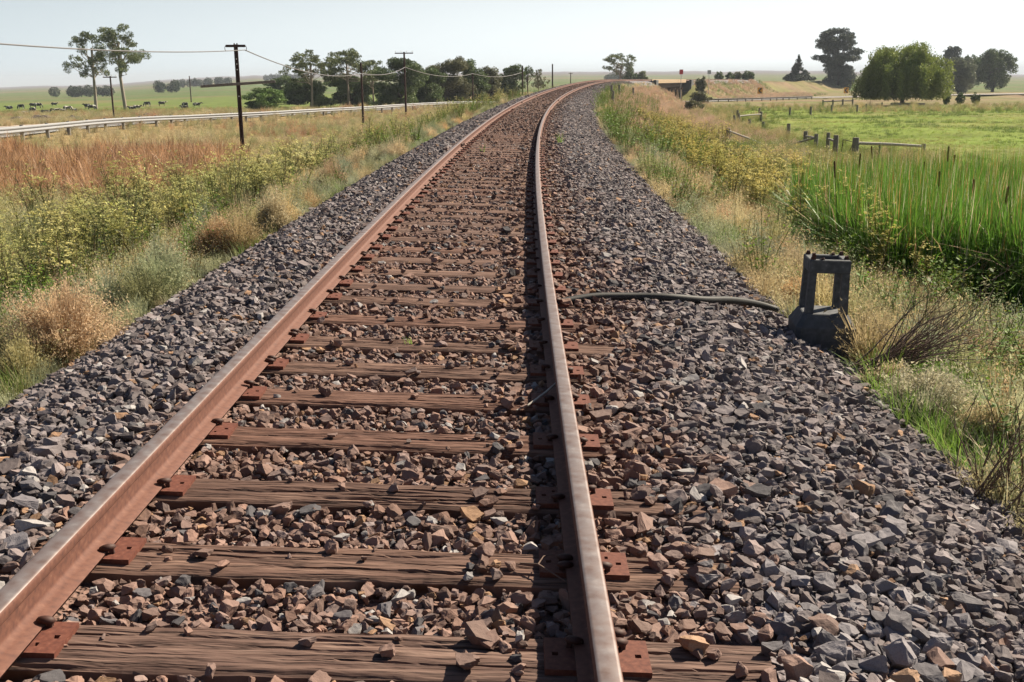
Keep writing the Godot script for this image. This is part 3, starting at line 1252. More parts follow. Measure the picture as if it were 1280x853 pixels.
func make_lineside() -> void:
	# hollow concrete pedestal
	var t := thing("concrete_pedestal", Vector3(2.385, -0.62, -8.13), "open dark concrete pedestal with four legs on a heavy chamfered foot beside the ballast", "pedestal", "", -0.1)
	t.rotation.z = -0.028
	var st := Shape.new()
	var lv := [[0.21, 0.03, -0.12], [0.222, 0.035, 0.0], [0.222, 0.035, 0.195], [0.214, 0.035, 0.21], [0.168, 0.03, 0.29], [0.16, 0.03, 0.296]]
	var ring := func(q) -> Array:
		var a: float = q[0]
		var b: float = q[1]
		return [Vector3(-a + b, q[2], -a), Vector3(a - b, q[2], -a), Vector3(a, q[2], -a + b), Vector3(a, q[2], a - b), Vector3(a - b, q[2], a), Vector3(-a + b, q[2], a), Vector3(-a, q[2], a - b), Vector3(-a, q[2], -a + b)]
	for k in lv.size() - 1:
		var r0: Array = ring.call(lv[k])
		var r1: Array = ring.call(lv[k + 1])
		for i in 8:
			var j := (i + 1) % 8
			st.quad(r0[i], r0[j], r1[j], r1[i], r0[i] + r0[j] + Vector3(0, 0.02, 0))
	var top: Array = ring.call(lv[5])
	for i in range(1, 7):
		st.quad(top[0], top[i], top[i + 1], top[0], Vector3.UP)
	part("foot", st, M.old_concrete, t)
	for sx in [-1.0, 1.0]:
		for sz in [-1.0, 1.0]:
			st = Shape.new()
			var w := 0.029
			var lo := Vector3(sx * 0.127, 0.296, sz * 0.127)
			var hi := Vector3(sx * 0.121, 0.605, sz * 0.121)
			var q := []
			for c in [[-1, -1], [1, -1], [1, 1], [-1, 1]]:
				q.append(Vector3(c[0] * w, 0, c[1] * w))
			for i in 4:
				var j := (i + 1) % 4
				st.quad(lo + q[i] * 1.05, lo + q[j] * 1.05, hi + q[j] * 0.95, hi + q[i] * 0.95, q[i] + q[j])
			part("leg", st, M.old_concrete, t)
	st = Shape.new()
	var o := 0.152
	var inn := 0.098
	for f in [Vector3(0, 0, 1), Vector3(0, 0, -1), Vector3(1, 0, 0), Vector3(-1, 0, 0)]:
		var along := Vector3(1, 0, 0) if f.x == 0 else Vector3(0, 0, 1)
		var len := o * 2 if f.x == 0 else inn * 2
		st.box(f * (o + inn) / 2 + Vector3(0, 0.655, 0), along * len + Vector3(0, 0.1, 0) + f.abs() * (o - inn), Basis(), 0.006)
	part("top_ring", st, M.old_concrete, t)
	for c in [[-0.125, 0.125, 0.05], [0.125, 0.08, 0.028], [0.125, -0.125, 0.03], [-0.06, 0.125, 0.012], [-0.125, -0.125, 0.03], [0.06, -0.125, 0.014]]:
		st = Shape.new()
		var at := Vector3(c[0], 0.705, c[1])
		st.tube([at, at + Vector3(0.004, c[2] * 0.5, 0), at + Vector3(0, c[2], 0.003)], [0.022, 0.017, 0.012], 7)
		part("rusty_bolt", st, M.bolt_rust, t)
	# the black pipe
	st = Shape.new()
	var pts := []
	var rad := []
	var way := PIPE
	for k in way.size() - 1:
		for f in 4:
			pts.append(way[maxi(k, 0)].cubic_interpolate(way[k + 1], way[maxi(k - 1, 0)], way[mini(k + 2, way.size() - 1)], f / 4.0))
			rad.append(0.029)
	st.tube(pts, rad, 12)
	tag(part("black_pipe", st, M.pipe), "black plastic pipe lying across the ballast from the right rail towards the concrete pedestal", "pipe")
	# loose bits on the track
	st = Shape.new()
	st.tube([Vector3(0.245, -0.1, -5.42), Vector3(0.17, -0.13, -5.3), Vector3(0.08, -0.165, -5.2), Vector3(0.02, -0.18, -5.16)], [0.006, 0.007, 0.006, 0.004], 6)
	tag(part("stick", st, M.pale_timber), "pale bent stick leaning on the inner side of the right rail", "stick")
	st = Shape.new()
	st.tube([Vector3(0.02, -0.155, -3.36), Vector3(0.08, -0.146, -3.33), Vector3(0.13, -0.152, -3.27), Vector3(0.17, -0.157, -3.22)], [0.003, 0.004, 0.003, 0.002], 5)
	st.tube([Vector3(0.08, -0.146, -3.33), Vector3(0.1, -0.14, -3.38), Vector3(0.13, -0.147, -3.41)], [0.003, 0.002, 0.0015], 5)
	tag(part("stick", st, M.twig), "small forked twig on the second nearest sleeper beside the right rail's plate", "stick")
	# dead brush
	var brush := func(called: String, label: String, at: Vector3, n: int, way_: Vector3, spread: float, long: float, seed_: int):
		var r := RandomNumberGenerator.new()
		r.seed = seed_
		var b := thing(called, at, label, "dead brush")
		var main := Shape.new()
		var minor := Shape.new()
		for k in n:
			var d := (way_ + Vector3(r.randfn(), r.randfn() * 0.6, r.randfn()) * spread).normalized()
			var p := Vector3(r.randfn() * 0.07, r.randf_range(-0.05, 0.03), r.randfn() * 0.07)
			var ln := long * r.randf_range(0.55, 1.1)
			var line := [p]
			var rr := [r.randf_range(0.0045, 0.0085)]
			for j in 5:
				d = (d + Vector3(r.randfn(), r.randfn(), r.randfn()) * 0.13).normalized()
				p += d * ln / 5
				line.append(p)
				rr.append(rr[0] * (1.0 - 0.17 * (j + 1)))
				if r.randf() < 0.65:
					var e := (d + Vector3(r.randfn(), r.randfn(), r.randfn()) * 0.5).normalized()
					var l2 := ln * r.randf_range(0.15, 0.35)
					minor.tube([p, p + e * l2 * 0.5, p + (e + Vector3(0, 0.2, 0)) * l2], [0.003, 0.0025, 0.0012], 4, false)
			main.tube(line, rr, 5, false)
		part("branches", main, M.twig, b).set_meta("kind", "stuff")
		part("twigs", minor, M.twig, b).set_meta("kind", "stuff")
	brush.call("dead_brush", "heap of dead brown stalks leaning right just behind the concrete pedestal", Vector3(2.55, -0.62, -7.4), 64, Vector3(0.92, 0.4, -0.15), 0.15, 0.95, 3)
	brush.call("dead_brush", "bare reddish twigs rising from the ballast edge near the photo's right side", Vector3(2.3, -0.66, -4.98), 22, Vector3(0.15, 1.0, 0.0), 0.4, 0.5, 4)
	brush.call("dead_brush", "bare arching twigs at the ballast edge, nearest to the bottom right corner", Vector3(2.36, -0.68, -4.72), 26, Vector3(0.75, 0.6, -0.1), 0.3, 0.6, 6)
	# rubble beyond the road
	for q in [[Vector3(-46.0, 0, -110.0), 5.2, "long low heap of dark earth beyond the road, below the grazing cows"], [Vector3(-53.5, 0, -111.5), 3.0, "smaller heap of dark earth beyond the road at the left edge"], [Vector3(-37.5, 0, -115.0), 2.6, "low brown heap of earth beyond the road by the thin leaning pole"]]:
		var at: Vector3 = q[0]
		at.y = ground(at.x, at.z)
		st = Shape.new()
		var f := FastNoiseLite.new()
		f.frequency = 0.5
		f.seed = int(q[1] * 10.0)
		for i in 40:
			for j in 16:
				var p := []
				for e in [[i, j], [i + 1, j], [i + 1, j + 1], [i, j + 1]]:
					var a: float = e[0] / 40.0 * 2.0 - 1.0
					var b: float = e[1] / 16.0 * 2.0 - 1.0
					var hgt := maxf(0.0, 1.0 - a * a) * maxf(0.0, 1.0 - b * b)
					p.append(Vector3(a * q[1], (0.75 + 0.7 * f.get_noise_2d(a * q[1] * 0.9, b * 1.6)) * sqrt(hgt) * 0.85 - 0.1, b * 1.7))
				st.tint = Color(0.13, 0.1, 0.085) * (0.8 + 0.4 * fine.get_noise_2d(i * 3.0, j * 3.0))
				st.quad(p[0], p[1], p[2], p[3], Vector3.UP)
		var o2 := part("earth_heap", st, M.dirt)
		o2.position = at
		tag(o2, q[2], "earth heap")

# ---------------------------------------------------------------- poles and wires
func sag(st: Shape, a: Vector3, b: Vector3, drop: float, r: float, n := 22) -> void:
	var p := []
	var rr := []
	for k in n + 1:
		var f := float(k) / n
		p.append(a.lerp(b, f) + Vector3(0, -4.0 * drop * f * (1.0 - f), 0))
		rr.append(r)
	st.tube(p, rr, 6)

func insulator(t: Node3D, at: Vector3) -> void:
	var st := Shape.new()
	st.tube([at + Vector3(0, -0.09, 0), at + Vector3(0, -0.02, 0)], [0.012, 0.012], 6)
	st.tube([at + Vector3(0, -0.02, 0), at + Vector3(0, 0.02, 0), at + Vector3(0, 0.05, 0), at + Vector3(0, 0.08, 0)], [0.045, 0.05, 0.03, 0.028], 8)
	part("insulator", st, M.porcelain, t)

func make_poles() -> void:
	# nearest pole: two old rails bolted together, a short crossarm, a long loose board
	var base := Vector3(-11.11, ground(-11.11, -45.5) - 0.3, -45.5)
	var t := thing("line_pole", base, "nearest line pole, of dark rusty rail with white holes and a long board across it", "pole", "line poles beside the track", 0.15)
	var h := 2.89 - base.y
	var st := Shape.new()
	for sx in [-1.0, 1.0]:
		st.box(Vector3(sx * 0.055, h / 2, 0), Vector3(0.05, h, 0.09), Basis(), 0.008)
	st.box(Vector3(0, h / 2 - 0.02, -0.01), Vector3(0.07, h - 0.05, 0.03))
	part("shaft", st, M.pole_steel, t)
	st = Shape.new()
	st.box(Vector3(0, h - 0.11, 0.09), Vector3(0.78, 0.1, 0.08), Basis(), 0.01)
	part("crossarm", st, M.pole_steel, t)
	for k in 4:
		st = Shape.new()
		var y: float = h - [0.62, 0.82, 1.04, 2.1][k]
		st.tube([Vector3(0, y, 0.0), Vector3(0, y, 0.052)], [0.026, 0.026], 8)
		part("bolt_cap", st, M.porcelain, t)
	for sx in [-1.0, 1.0]:
		st = Shape.new()
		var c := Vector3(sx * 0.4, h - 0.2, 0.09)
		st.tube([c + Vector3(0, 0.1, 0), c + Vector3(sx * 0.03, 0.02, 0), c + Vector3(sx * 0.02, -0.08, 0), c + Vector3(-sx * 0.03, -0.1, 0)], [0.012, 0.012, 0.012, 0.01], 6)
		part("hook", st, M.pole_steel, t)
	st = Shape.new()
	var bd := Basis(Vector3(0, 0, 1), 0.057)
	st.box(Vector3(0.0, 1.28 - base.y, 0.085), Vector3(3.0, 0.11, 0.075), bd, 0.008)
	part("long_board", st, M.post_timber, t)
	# the others: top elevation, radius, crossarm half width
	var spec := [[Vector3(-10.65, 0, -80.0), 2.59, 0.075, 0.0, "plain dark line pole standing second from the nearest, the cable tied below its top"], [Vector3(-10.35, 0, -110.0), 3.97, 0.1, 0.9, "tall dark line pole with a wide T-shaped crossarm before the trees"], [Vector3(-4.6, 0, -139.0), 2.0, 0.085, 0.0, "thin line pole before the dark trees where the cable peaks"], [Vector3(1.79, 0, -153.0), 3.01, 0.11, 0.0, "dark line pole against the gap at the end of the tree row"], [Vector3(7.35, 0, -190.0), 3.61, 0.13, 0.0, "lone line pole on the skyline left of the vanishing rails"], [Vector3(13.2, 0, -240.0), 2.3, 0.1, 0.45, "farthest small line pole beyond the skyline pole"], [Vector3(-40.9, 0, -114.0), 1.96, 0.085, 0.7, "thin leaning pole between the two tall gum trees"], [Vector3(-81.7, 0, -284.0), 2.57, 0.13, 0.0, "faint distant pole in the green paddock past the gum trees"]]
	for q in spec:
		var p: Vector3 = q[0]
		p.y = ground(p.x, p.z) - 0.3
		var hh: float = q[1] - p.y
		var o := thing("line_pole", p, q[4], "pole", "line poles beside the track" if p.x > -20 else "far poles on the left")
		st = Shape.new()
		st.tube([Vector3.ZERO, Vector3(0, hh * 0.5, 0), Vector3(0, hh, 0)], [q[2] * 1.15, q[2] * 1.05, q[2] * 0.9], 8)
		part("shaft", st, M.pole_steel, o)
		if q[3] > 0.0:
			st = Shape.new()
			st.box(Vector3(0, hh - 0.12, q[2] + 0.04), Vector3(q[3] * 2, 0.1, 0.09))
			part("crossarm", st, M.pole_steel, o)
			for k in 4:
				insulator(o, Vector3(q[3] * (-0.9 + 0.6 * k), hh + 0.02, q[2] + 0.04))
	var A := Vector3(-10.73, 2.62, -45.42)
	var runs := [[Vector3(-12.0, 2.75, -8.0), A, 0.42, 0.019, "sagging cable running from beyond the left edge to the nearest line pole"], [A, Vector3(-10.57, 1.81, -79.9), 0.52, 0.022, "cable drooping from the nearest line pole to the second one"], [Vector3(-10.57, 1.81, -79.9), Vector3(-10.3, 2.52, -109.9), 0.35, 0.028, "pale cable rising from the second line pole to the tall T-topped pole"], [Vector3(-10.3, 2.52, -109.9), Vector3(-4.55, 1.95, -138.9), 0.6, 0.03, "cable hanging before the dark trees from the tall T-topped pole to the thin pole"], [Vector3(-4.55, 1.95, -138.9), Vector3(1.7, 2.1, -152.9), 0.5, 0.03, "last drooping stretch of cable at the far end of the tree row"]]
	for q in runs:
		st = Shape.new()
		sag(st, q[0], q[1], q[2], q[3])
		tag(part("overhead_cable", st, M.cable), q[4], "cable", "drooping lineside cable")

# ---------------------------------------------------------------- fences and guard rails
func wood_post(t: Node3D, at: Vector3, h: float, r: float, lean := 0.0) -> void:
	var st := Shape.new()
	var top := at + Vector3(lean * h, h, lean * 0.4 * h)
	st.tube([at + Vector3(0, -0.3, 0), at + Vector3(0, h * 0.5, 0), top, top + Vector3(0, 0.015, 0)], [r * 1.05, r, r * 0.96, r * 0.7], 9)
	part("post", st, M.post_timber, t)

func rod(t: Node3D, called: String, a: Vector3, b: Vector3, r: float, m: Material) -> void:
	var st := Shape.new()
	st.tube([a, a.lerp(b, 0.5) + Vector3(0, r * 0.3, 0), b], [r, r * 0.95, r * 0.9], 8)
	part(called, st, m, t)

func make_fences() -> void:
	var g := func(x: float, z: float) -> Vector3: return ground_at(x, z)
	# guard rail along the road
	var gp := [[-22.6, 38.0], [-23.6, 53.2], [-24.6, 67.0], [-23.9, 77.8], [-22.0, 85.0], [-19.2, 94.0], [-15.6, 108.4], [-9.4, 136.0], [1.0, 163.0]]
	var cv := Curve2D.new()
	for k in gp.size():
		var a := Vector2(gp[maxi(k - 1, 0)][0], gp[maxi(k - 1, 0)][1])
		var b := Vector2(gp[mini(k + 1, gp.size() - 1)][0], gp[mini(k + 1, gp.size() - 1)][1])
		cv.add_point(Vector2(gp[k][0], gp[k][1]), (a - b) / 6, (b - a) / 6)
	cv.bake_interval = 2.0
	guard_rail(cv.get_baked_points(), "long pale steel guard rail on timber posts along the road beyond the brown grass", 0.74)
	cv = Curve2D.new()
	for q in [[33.0, 202.5], [45.0, 211.0], [62.0, 227.0]]:
		cv.add_point(Vector2(q[0], q[1]))
	cv.bake_interval = 2.0
	guard_rail(cv.get_baked_points(), "grey guard rail along the road just right of the railway bridge", 0.7, M.post_timber)
	# paddock fence, every post its own thing where it stands alone
	var lone := [[18.9, 91.5, 0.65, "small far post at the left of the close group by the far rail frame"], [16.2, 79.5, 0.62, "grey post in front of the far rail frame's middle"], [16.55, 76.0, 0.5, "short grey post half sunk in dry grass below the far rail frame"], [15.9, 69.0, 0.5, "grey post nearest below the far rail frame, beside a dry tussock"], [14.6, 57.6, 0.6, "lone square-topped grey post at the paddock edge left of the stayed corner posts"], [23.4, 103.5, 0.7, "grey post standing just right of the far rail frame"]]
	for q in lone:
		var t := thing("fence_post", g.call(q[0], -q[1]), q[3], "fence post", "posts of the paddock fence")
		wood_post(t, Vector3.ZERO, q[2] + 0.12, 0.1, rng.randfn() * 0.02)
	var far := [[28.1, 110.7], [29.1, 106.7], [34.7, 119.0], [38.4, 122.0], [41.0, 127.0], [46.5, 138.0]]
	var ord := ["first", "second", "third", "fourth", "fifth", "sixth", "seventh"]
	for k in far.size():
		var t := thing("fence_post", g.call(far[k][0], -far[k][1]), "%s post from the far rail frame in the row running to the willow" % ord[k], "fence post", "posts of the paddock fence")
		wood_post(t, Vector3.ZERO, 0.78, 0.11, rng.randfn() * 0.03)
	for q in [[8.1, 88.0, "second nearest"], [9.5, 96.0, "third nearest"], [11.6, 104.0, "farthest"], [6.9, 74.0, "nearest"]]:
		var t := thing("fence_post", g.call(q[0], -q[1]), "%s of the four small dark posts in the pinkish grass on the embankment slope" % q[2], "fence post", "posts at the foot of the embankment")
		wood_post(t, Vector3.ZERO, 1.1, 0.1)
	# left strainer with its stay
	var p: Vector3 = g.call(10.09, -50.8)
	var t := thing("strainer_post", p, "thick post with a long pale stay sloping down to its right, behind the yellow fennel", "fence post")
	wood_post(t, Vector3.ZERO, 0.78, 0.11)
	var e: Vector3 = g.call(10.9, -46.4)
	rod(t, "stay", Vector3(0.06, 0.66, 0.05), e - p + Vector3(0, 0.15, 0), 0.05, M.pale_timber)
	# corner with two posts and a stay on the left
	p = g.call(13.3, -49.4)
	t = thing("strainer_post", p, "pair of short posts joined by a rail with a stay sloping down to the left", "fence post")
	wood_post(t, Vector3.ZERO, 0.72, 0.1)
	e = g.call(12.92, -46.3)
	wood_post(t, e - p, 0.7, 0.09)
	rod(t, "rail", Vector3(0, 0.5, 0), e - p + Vector3(0, 0.55, 0), 0.045, M.post_timber)
	var e2: Vector3 = g.call(12.0, -47.6)
	rod(t, "stay", e - p + Vector3(-0.05, 0.55, 0), e2 - p + Vector3(0, 0.1, 0), 0.045, M.post_timber)
	# H frame
	p = g.call(13.05, -45.0)
	t = thing("post_frame", p, "H-shaped frame of two grey posts with a short rail left of the small gate", "fence post")
	wood_post(t, Vector3.ZERO, 0.85, 0.08)
	e = g.call(12.45, -41.9)
	wood_post(t, e - p, 0.86, 0.1)
	rod(t, "rail", Vector3(0, 0.6, 0), e - p + Vector3(0, 0.62, 0), 0.05, M.post_timber)
	# small wire gate
	p = g.call(12.6, -41.8)
	t = thing("wire_gate", p, "narrow rusty pipe gate hanging between the grey posts", "gate")
	var f := Vector3(0.5, 0, 0.0)
	rod(t, "frame", Vector3(0.05, 0.1, 0), Vector3(0.1, 0.72, 0), 0.016, M.pole_steel)
	rod(t, "frame", Vector3(0.1, 0.72, 0), f + Vector3(0, 0.62, 0), 0.014, M.pole_steel)
	rod(t, "frame", f + Vector3(-0.2, 0.1, 0), f + Vector3(0, 0.62, 0), 0.014, M.pole_steel)
	rod(t, "frame", Vector3(0.05, 0.1, 0), f + Vector3(-0.2, 0.1, 0), 0.014, M.pole_steel)
	# log rail
	p = g.call(13.15, -41.7)
	t = thing("log_rail", p, "long pale log rail on a thick grey post at the head of the green reeds", "fence")
	wood_post(t, Vector3.ZERO, 0.82, 0.13)
	e = g.call(15.75, -41.7)
	rod(t, "rail", Vector3(0.1, 0.62, 0), e - p + Vector3(0, 0.52, 0), 0.06, M.pale_timber)
	wood_post(t, e - p, 0.6, 0.08)
	e = g.call(14.1, -41.75)
	wood_post(t, e - p, 0.68, 0.04)
	# far rail frame
	p = g.call(16.75, -80.7)
	t = thing("post_frame", p, "far grey rail between two posts at the paddock's far corner", "fence post")
	wood_post(t, Vector3.ZERO, 0.8, 0.1)
	e = g.call(19.6, -86.0)
	wood_post(t, e - p, 0.8, 0.1)
	rod(t, "rail", Vector3(0, 0.6, 0), e - p + Vector3(0, 0.6, 0), 0.06, M.post_timber)
	# grey rails by the willow and the road
	p = g.call(42.5, -150.0)
	t = thing("post_frame", p, "dark rail on short posts in the shade under the willow's left side", "fence post")
	for k in 4:
		wood_post(t, g.call(42.5 + 1.5 * k, -150.0 - 0.5 * k) - p, 1.0, 0.12)
	rod(t, "rail", Vector3(0, 0.8, 0), g.call(47.0, -151.5) - p + Vector3(0, 0.8, 0), 0.09, M.post_timber)
	p = g.call(54.5, -158.0)
	var st := Shape.new()
	st.tube([Vector3(0, 0.2, 0), Vector3(2.4, 0.24, -0.2), Vector3(5.0, 0.2, -0.3)], [0.2, 0.19, 0.16], 8)
	var lg := part("fallen_log", st, M.pale_timber)
	lg.position = p
	tag(lg, "pale fallen log lying on the grass under the willow", "log")

func guard_rail(p: PackedVector2Array, label: String, h: float, m: Material = null) -> void:
	var t := thing("guard_rail", Vector3.ZERO, label, "guard rail")
	var prof := [[0.0, 0.155], [0.03, 0.13], [0.075, 0.105], [0.075, 0.065], [0.012, 0.02], [0.012, -0.02], [0.075, -0.065], [0.075, -0.105], [0.03, -0.13], [0.0, -0.155]]
	var st := Shape.new()
	var side := []
	var at := []
	for k in p.size():
		var d := (p[mini(k + 1, p.size() - 1)] - p[maxi(k - 1, 0)]).normalized()
		side.append(Vector3(d.y, 0, d.x))
		at.append(Vector3(p[k].x, ground(p[k].x, -p[k].y) + h - 0.16, -p[k].y))
	for again in 30:
		for k in range(1, at.size() - 1):
			at[k].y = (at[k - 1].y + at[k].y + at[k + 1].y) / 3.0
	for k in p.size() - 1:
		for i in prof.size() - 1:
			var q := []
			for e in [[k, i], [k + 1, i], [k + 1, i + 1], [k, i + 1]]:
				q.append(at[e[0]] + side[e[0]] * (prof[e[1]][0] + 0.1) + Vector3(0, prof[e[1]][1], 0))
			st.quad(q[0], q[1], q[2], q[3], side[k])
	part("beam", st, m if m else M.galvanised, t)
	for k in range(0, p.size(), 2):
		wood_post(t, at[k] - Vector3(0, h - 0.16, 0), h + 0.02, 0.1)

func make_signs() -> void:
	var board := func(label: String, at: Vector3, top: float, w: float, hgt: float, m: Material, post: Material) -> Node3D:
		at.y = ground(at.x, at.z)
		var t := thing("lineside_sign" if at.z > -240 else "road_sign", at, label, "sign")
		var c := top - at.y - hgt / 2
		var st := Shape.new()
		st.tube([Vector3(0, -0.3, -0.06), Vector3(0, c + hgt * 0.4, -0.06)], [0.05, 0.05], 8)
		part("post", st, post, t)
		st = Shape.new()
		st.box(Vector3(0, c, 0), Vector3(w, hgt, 0.03), Basis(), 0.005)
		part("board", st, m, t)
		return t
	board.call("square red sign on a thin post above the bridge end", Vector3(33.2, 0, -215.0), 2.62, 0.72, 0.9, M.sign_red, M.sign_back)
	board.call("pale grey square sign on a post right of the red sign", Vector3(40.4, 0, -225.0), 2.5, 0.72, 0.75, M.sign_back, M.sign_back)
	for q in [[Vector3(56.5, 0, -250.0), "yellow road sign with a black chevron pointing left, on the bend near the bridge"], [Vector3(82.0, 0, -270.0), "yellow road sign with a black chevron pointing left, by the gravel bend near the willow"]]:
		var at: Vector3 = q[0]
		var top: float = ground(at.x, at.z) + 2.35
		var t: Node3D = board.call(q[1], at, top, 1.15, 1.4, M.sign_yellow, M.sign_back)
		var st := Shape.new()
		var c := 2.35 - 0.7
		for sy in [-1.0, 1.0]:
			var q4 := [Vector3(-0.42, c, 0.019), Vector3(-0.05, c, 0.019), Vector3(0.5, c + sy * 0.6, 0.019), Vector3(0.1, c + sy * 0.6, 0.019)]
			st.quad(q4[0], q4[1], q4[2], q4[3], Vector3(0, 0, 1))
		part("chevron", st, M.sign_black, t)

# ---------------------------------------------------------------- trees
func leaf(st: Shape, p: Vector3, size: float, r: RandomNumberGenerator, hang := 0.0) -> void:
	var a := Vector3(r.randfn(), r.randfn() - hang, r.randfn()).normalized()
	var b := a.cross(Vector3(r.randfn(), r.randfn(), r.randfn())).normalized()
	st.tri(p - a * size * 0.5 - b * size * 0.2, p - a * size * 0.4 + b * size * 0.3, p + a * size * 0.6)

func tree(called: String, label: String, cat: String, x: float, d: float, top: float, width: float, style: String, tones: Array, seed_: int, group := "") -> void:
	var r := RandomNumberGenerator.new()
	r.seed = seed_
	var at := ground_at(x, -d)
	var h := top - at.y
	var t := thing(called, at, label, cat, group, r.randf() * 0.0)
	var lobes := []                             # centre, radii
	var R := width / 2
	var forks := []
	var tr := h * (0.019 if style == "gum" else 0.03)
	match style:
		"gum":
			var boughs := []
			for k in 9:
				var a := TAU * k / 9.0 + r.randfn() * 0.35
				boughs.append(Vector3(cos(a) * r.randf_range(0.35, 0.8), r.randf_range(0.5, 0.9), sin(a) * r.randf_range(0.35, 0.8)))
			boughs.append(Vector3(0.05, 0.93, 0))
			boughs.append(Vector3(-0.3, 0.88, 0.1))
			for k in 66:
				var c: Vector3 = boughs[k % boughs.size()]
				c += Vector3(r.randfn() * 0.2, r.randfn() * 0.065, r.randfn() * 0.2)
				var q := Vector2(c.x, c.z).length()
				c.y = minf(c.y, 0.985 - 0.2 * q * q)
				lobes.append([Vector3(c.x * R, c.y * h, c.z * R), Vector3(R * r.randf_range(0.08, 0.19), h * r.randf_range(0.022, 0.05), R * r.randf_range(0.08, 0.19))])
		"bushy":
			for k in 40:
				var a := r.randf() * TAU
				var y := r.randf_range(0.1, 0.9)
				var f := sqrt(maxf(0.05, 1.0 - pow((y - 0.45) / 0.56, 2.0))) * sqrt(r.randf())
				lobes.append([Vector3(cos(a) * R * 0.8 * f, y * h, sin(a) * R * 0.8 * f), Vector3(R * r.randf_range(0.2, 0.36), h * r.randf_range(0.06, 0.12), R * r.randf_range(0.2, 0.36))])
		"round":
			for k in 60:
				var w := Vector3(r.randfn(), r.randfn(), r.randfn()).normalized() * pow(r.randf(), 0.25)
				lobes.append([Vector3(w.x * R * 0.84, h * (0.5 + w.y * 0.42), w.z * R * 0.84), Vector3(R * r.randf_range(0.16, 0.26), h * r.randf_range(0.07, 0.12), R * r.randf_range(0.16, 0.26))])
		"cypress":
			for k in 80:
				var a := r.randf() * TAU
				var y := r.randf_range(0.4, 0.96)
				var f := sqrt(maxf(0.03, 1.0 - pow((y - 0.66) / 0.32, 2.0))) * sqrt(r.randf())
				lobes.append([Vector3(cos(a) * R * 0.82 * f - 0.02 * R, y * h, sin(a) * R * 0.82 * f), Vector3(R * r.randf_range(0.15, 0.26), h * r.randf_range(0.03, 0.055), R * r.randf_range(0.15, 0.26))])
			for k in 34:
				var a := r.randf() * TAU
				var f := sqrt(r.randf())
				var y := r.randf_range(0.03, 0.36)
				lobes.append([Vector3(cos(a) * R * (0.62 - y * 0.7) * f + 0.05 * R, y * h, sin(a) * R * 0.5 * f), Vector3(R * 0.2, h * 0.06, R * 0.2)])
		"conifer":
			for k in 80:
				var y := pow(r.randf(), 1.25)
				var f := 0.92 * pow(1.0 - y, 1.45) + 0.02
				var a := r.randf() * TAU
				var q := sqrt(r.randf())
				lobes.append([Vector3(cos(a) * R * f * q, h * (0.06 + 0.9 * y), sin(a) * R * f * q), Vector3(R * 0.26 * (0.12 + f), h * 0.065, R * 0.26 * (0.12 + f))])
		"willow":
			for k in 34:
				var a := r.randf() * TAU
				var f := sqrt(r.randf()) * 0.86
				var top_ := Vector3(cos(a) * R * f, h * (0.95 - 0.5 * f * f + r.randfn() * 0.085), sin(a) * R * f)
				for j in 7:
					var b := r.randf() * TAU
					var g := sqrt(r.randf())
					lobes.append([top_ + Vector3(cos(b) * R * 0.2 * g, -h * 0.09 * g * g, sin(b) * R * 0.2 * g), Vector3(R * 0.05, h * 0.05, R * 0.05)])
	# trunk and limbs
	var st := Shape.new()
	st.tint = tones[2]
	var fork := Vector3(r.randfn() * 0.04 * h, h * {"gum": 0.8, "bushy": 0.22, "round": 0.25, "cypress": 0.5, "conifer": 0.7, "willow": 0.22}[style], r.randfn() * 0.03 * h)
	st.tube([Vector3(0, -0.3, 0), Vector3(0, h * 0.02, 0), fork * 0.5 + Vector3(r.randfn() * 0.01 * h, 0, 0), fork], [tr * 1.6, tr * 1.15, tr * 0.9, tr * 0.75], 8, false)
	var limb_n: int = mini(lobes.size(), 26)
	for k in limb_n:
		var c: Vector3 = lobes[k * lobes.size() / limb_n][0]
		var from := fork if c.y > fork.y and style != "gum" else fork * r.randf_range(0.5, 0.85) if style == "gum" else fork * clampf(c.y / fork.y * 0.8, 0.1, 1.0)
		var mid := from.lerp(c, 0.5) + Vector3(r.randfn(), r.randf(), r.randfn()) * h * 0.03 + (Vector3(0, -h * 0.04, 0) if style == "gum" else Vector3.ZERO)
		st.tube([from, mid, c], [tr * 0.4, tr * 0.24, tr * 0.07], 5, false)
	part("trunk", st, M.bark, t)
	# leaves
	st = Shape.new()
	var size := clampf(d * 0.0017, 0.22, 0.7)
	for l in lobes:
		var rad: Vector3 = l[1]
		var shade := r.randf_range(0.75, 1.25)
		var area := (rad.x * rad.y * 2.0 + rad.x * rad.z) * PI
		var n := int(area / (size * size) * (2.7 if style == "gum" else 4.2))
		if style == "willow":
			var strands := 5
			for q in strands:
				var p: Vector3 = l[0] + Vector3(r.randfn() * rad.x, r.randfn() * rad.y * 0.3, r.randfn() * rad.z)
				var out := Vector2(p.x, p.z).length() / R
				var long := minf(p.y - h * r.randf_range(0.08, 0.17), h * r.randf_range(0.25, 0.8))
				if out < 0.25:
					long = minf(long, h * 0.3)
				var y := 0.0
				var c0: Color = (tones[0] as Color).lerp(tones[1], r.randf()) * shade
				while y < long:
					st.tint = c0 * r.randf_range(0.8, 1.2)
					var f := y / maxf(long, 0.1)
					leaf(st, p + Vector3(p.x * 0.06 * sin(f * 1.5) + r.randfn() * 0.2, -y, p.z * 0.06 * sin(f * 1.5) + r.randfn() * 0.2), size * 1.1, r, 1.2)
					y += size * 0.3
			continue
		for k in n:
			var w := Vector3(r.randfn(), r.randfn(), r.randfn()).normalized() * pow(r.randf(), 0.33)
			st.tint = (tones[0] as Color).lerp(tones[1], r.randf()) * shade * r.randf_range(0.8, 1.2)
			leaf(st, l[0] + w * rad * 1.08, size * r.randf_range(0.7, 1.3), r)
	part("crown", st, M.crown, t)

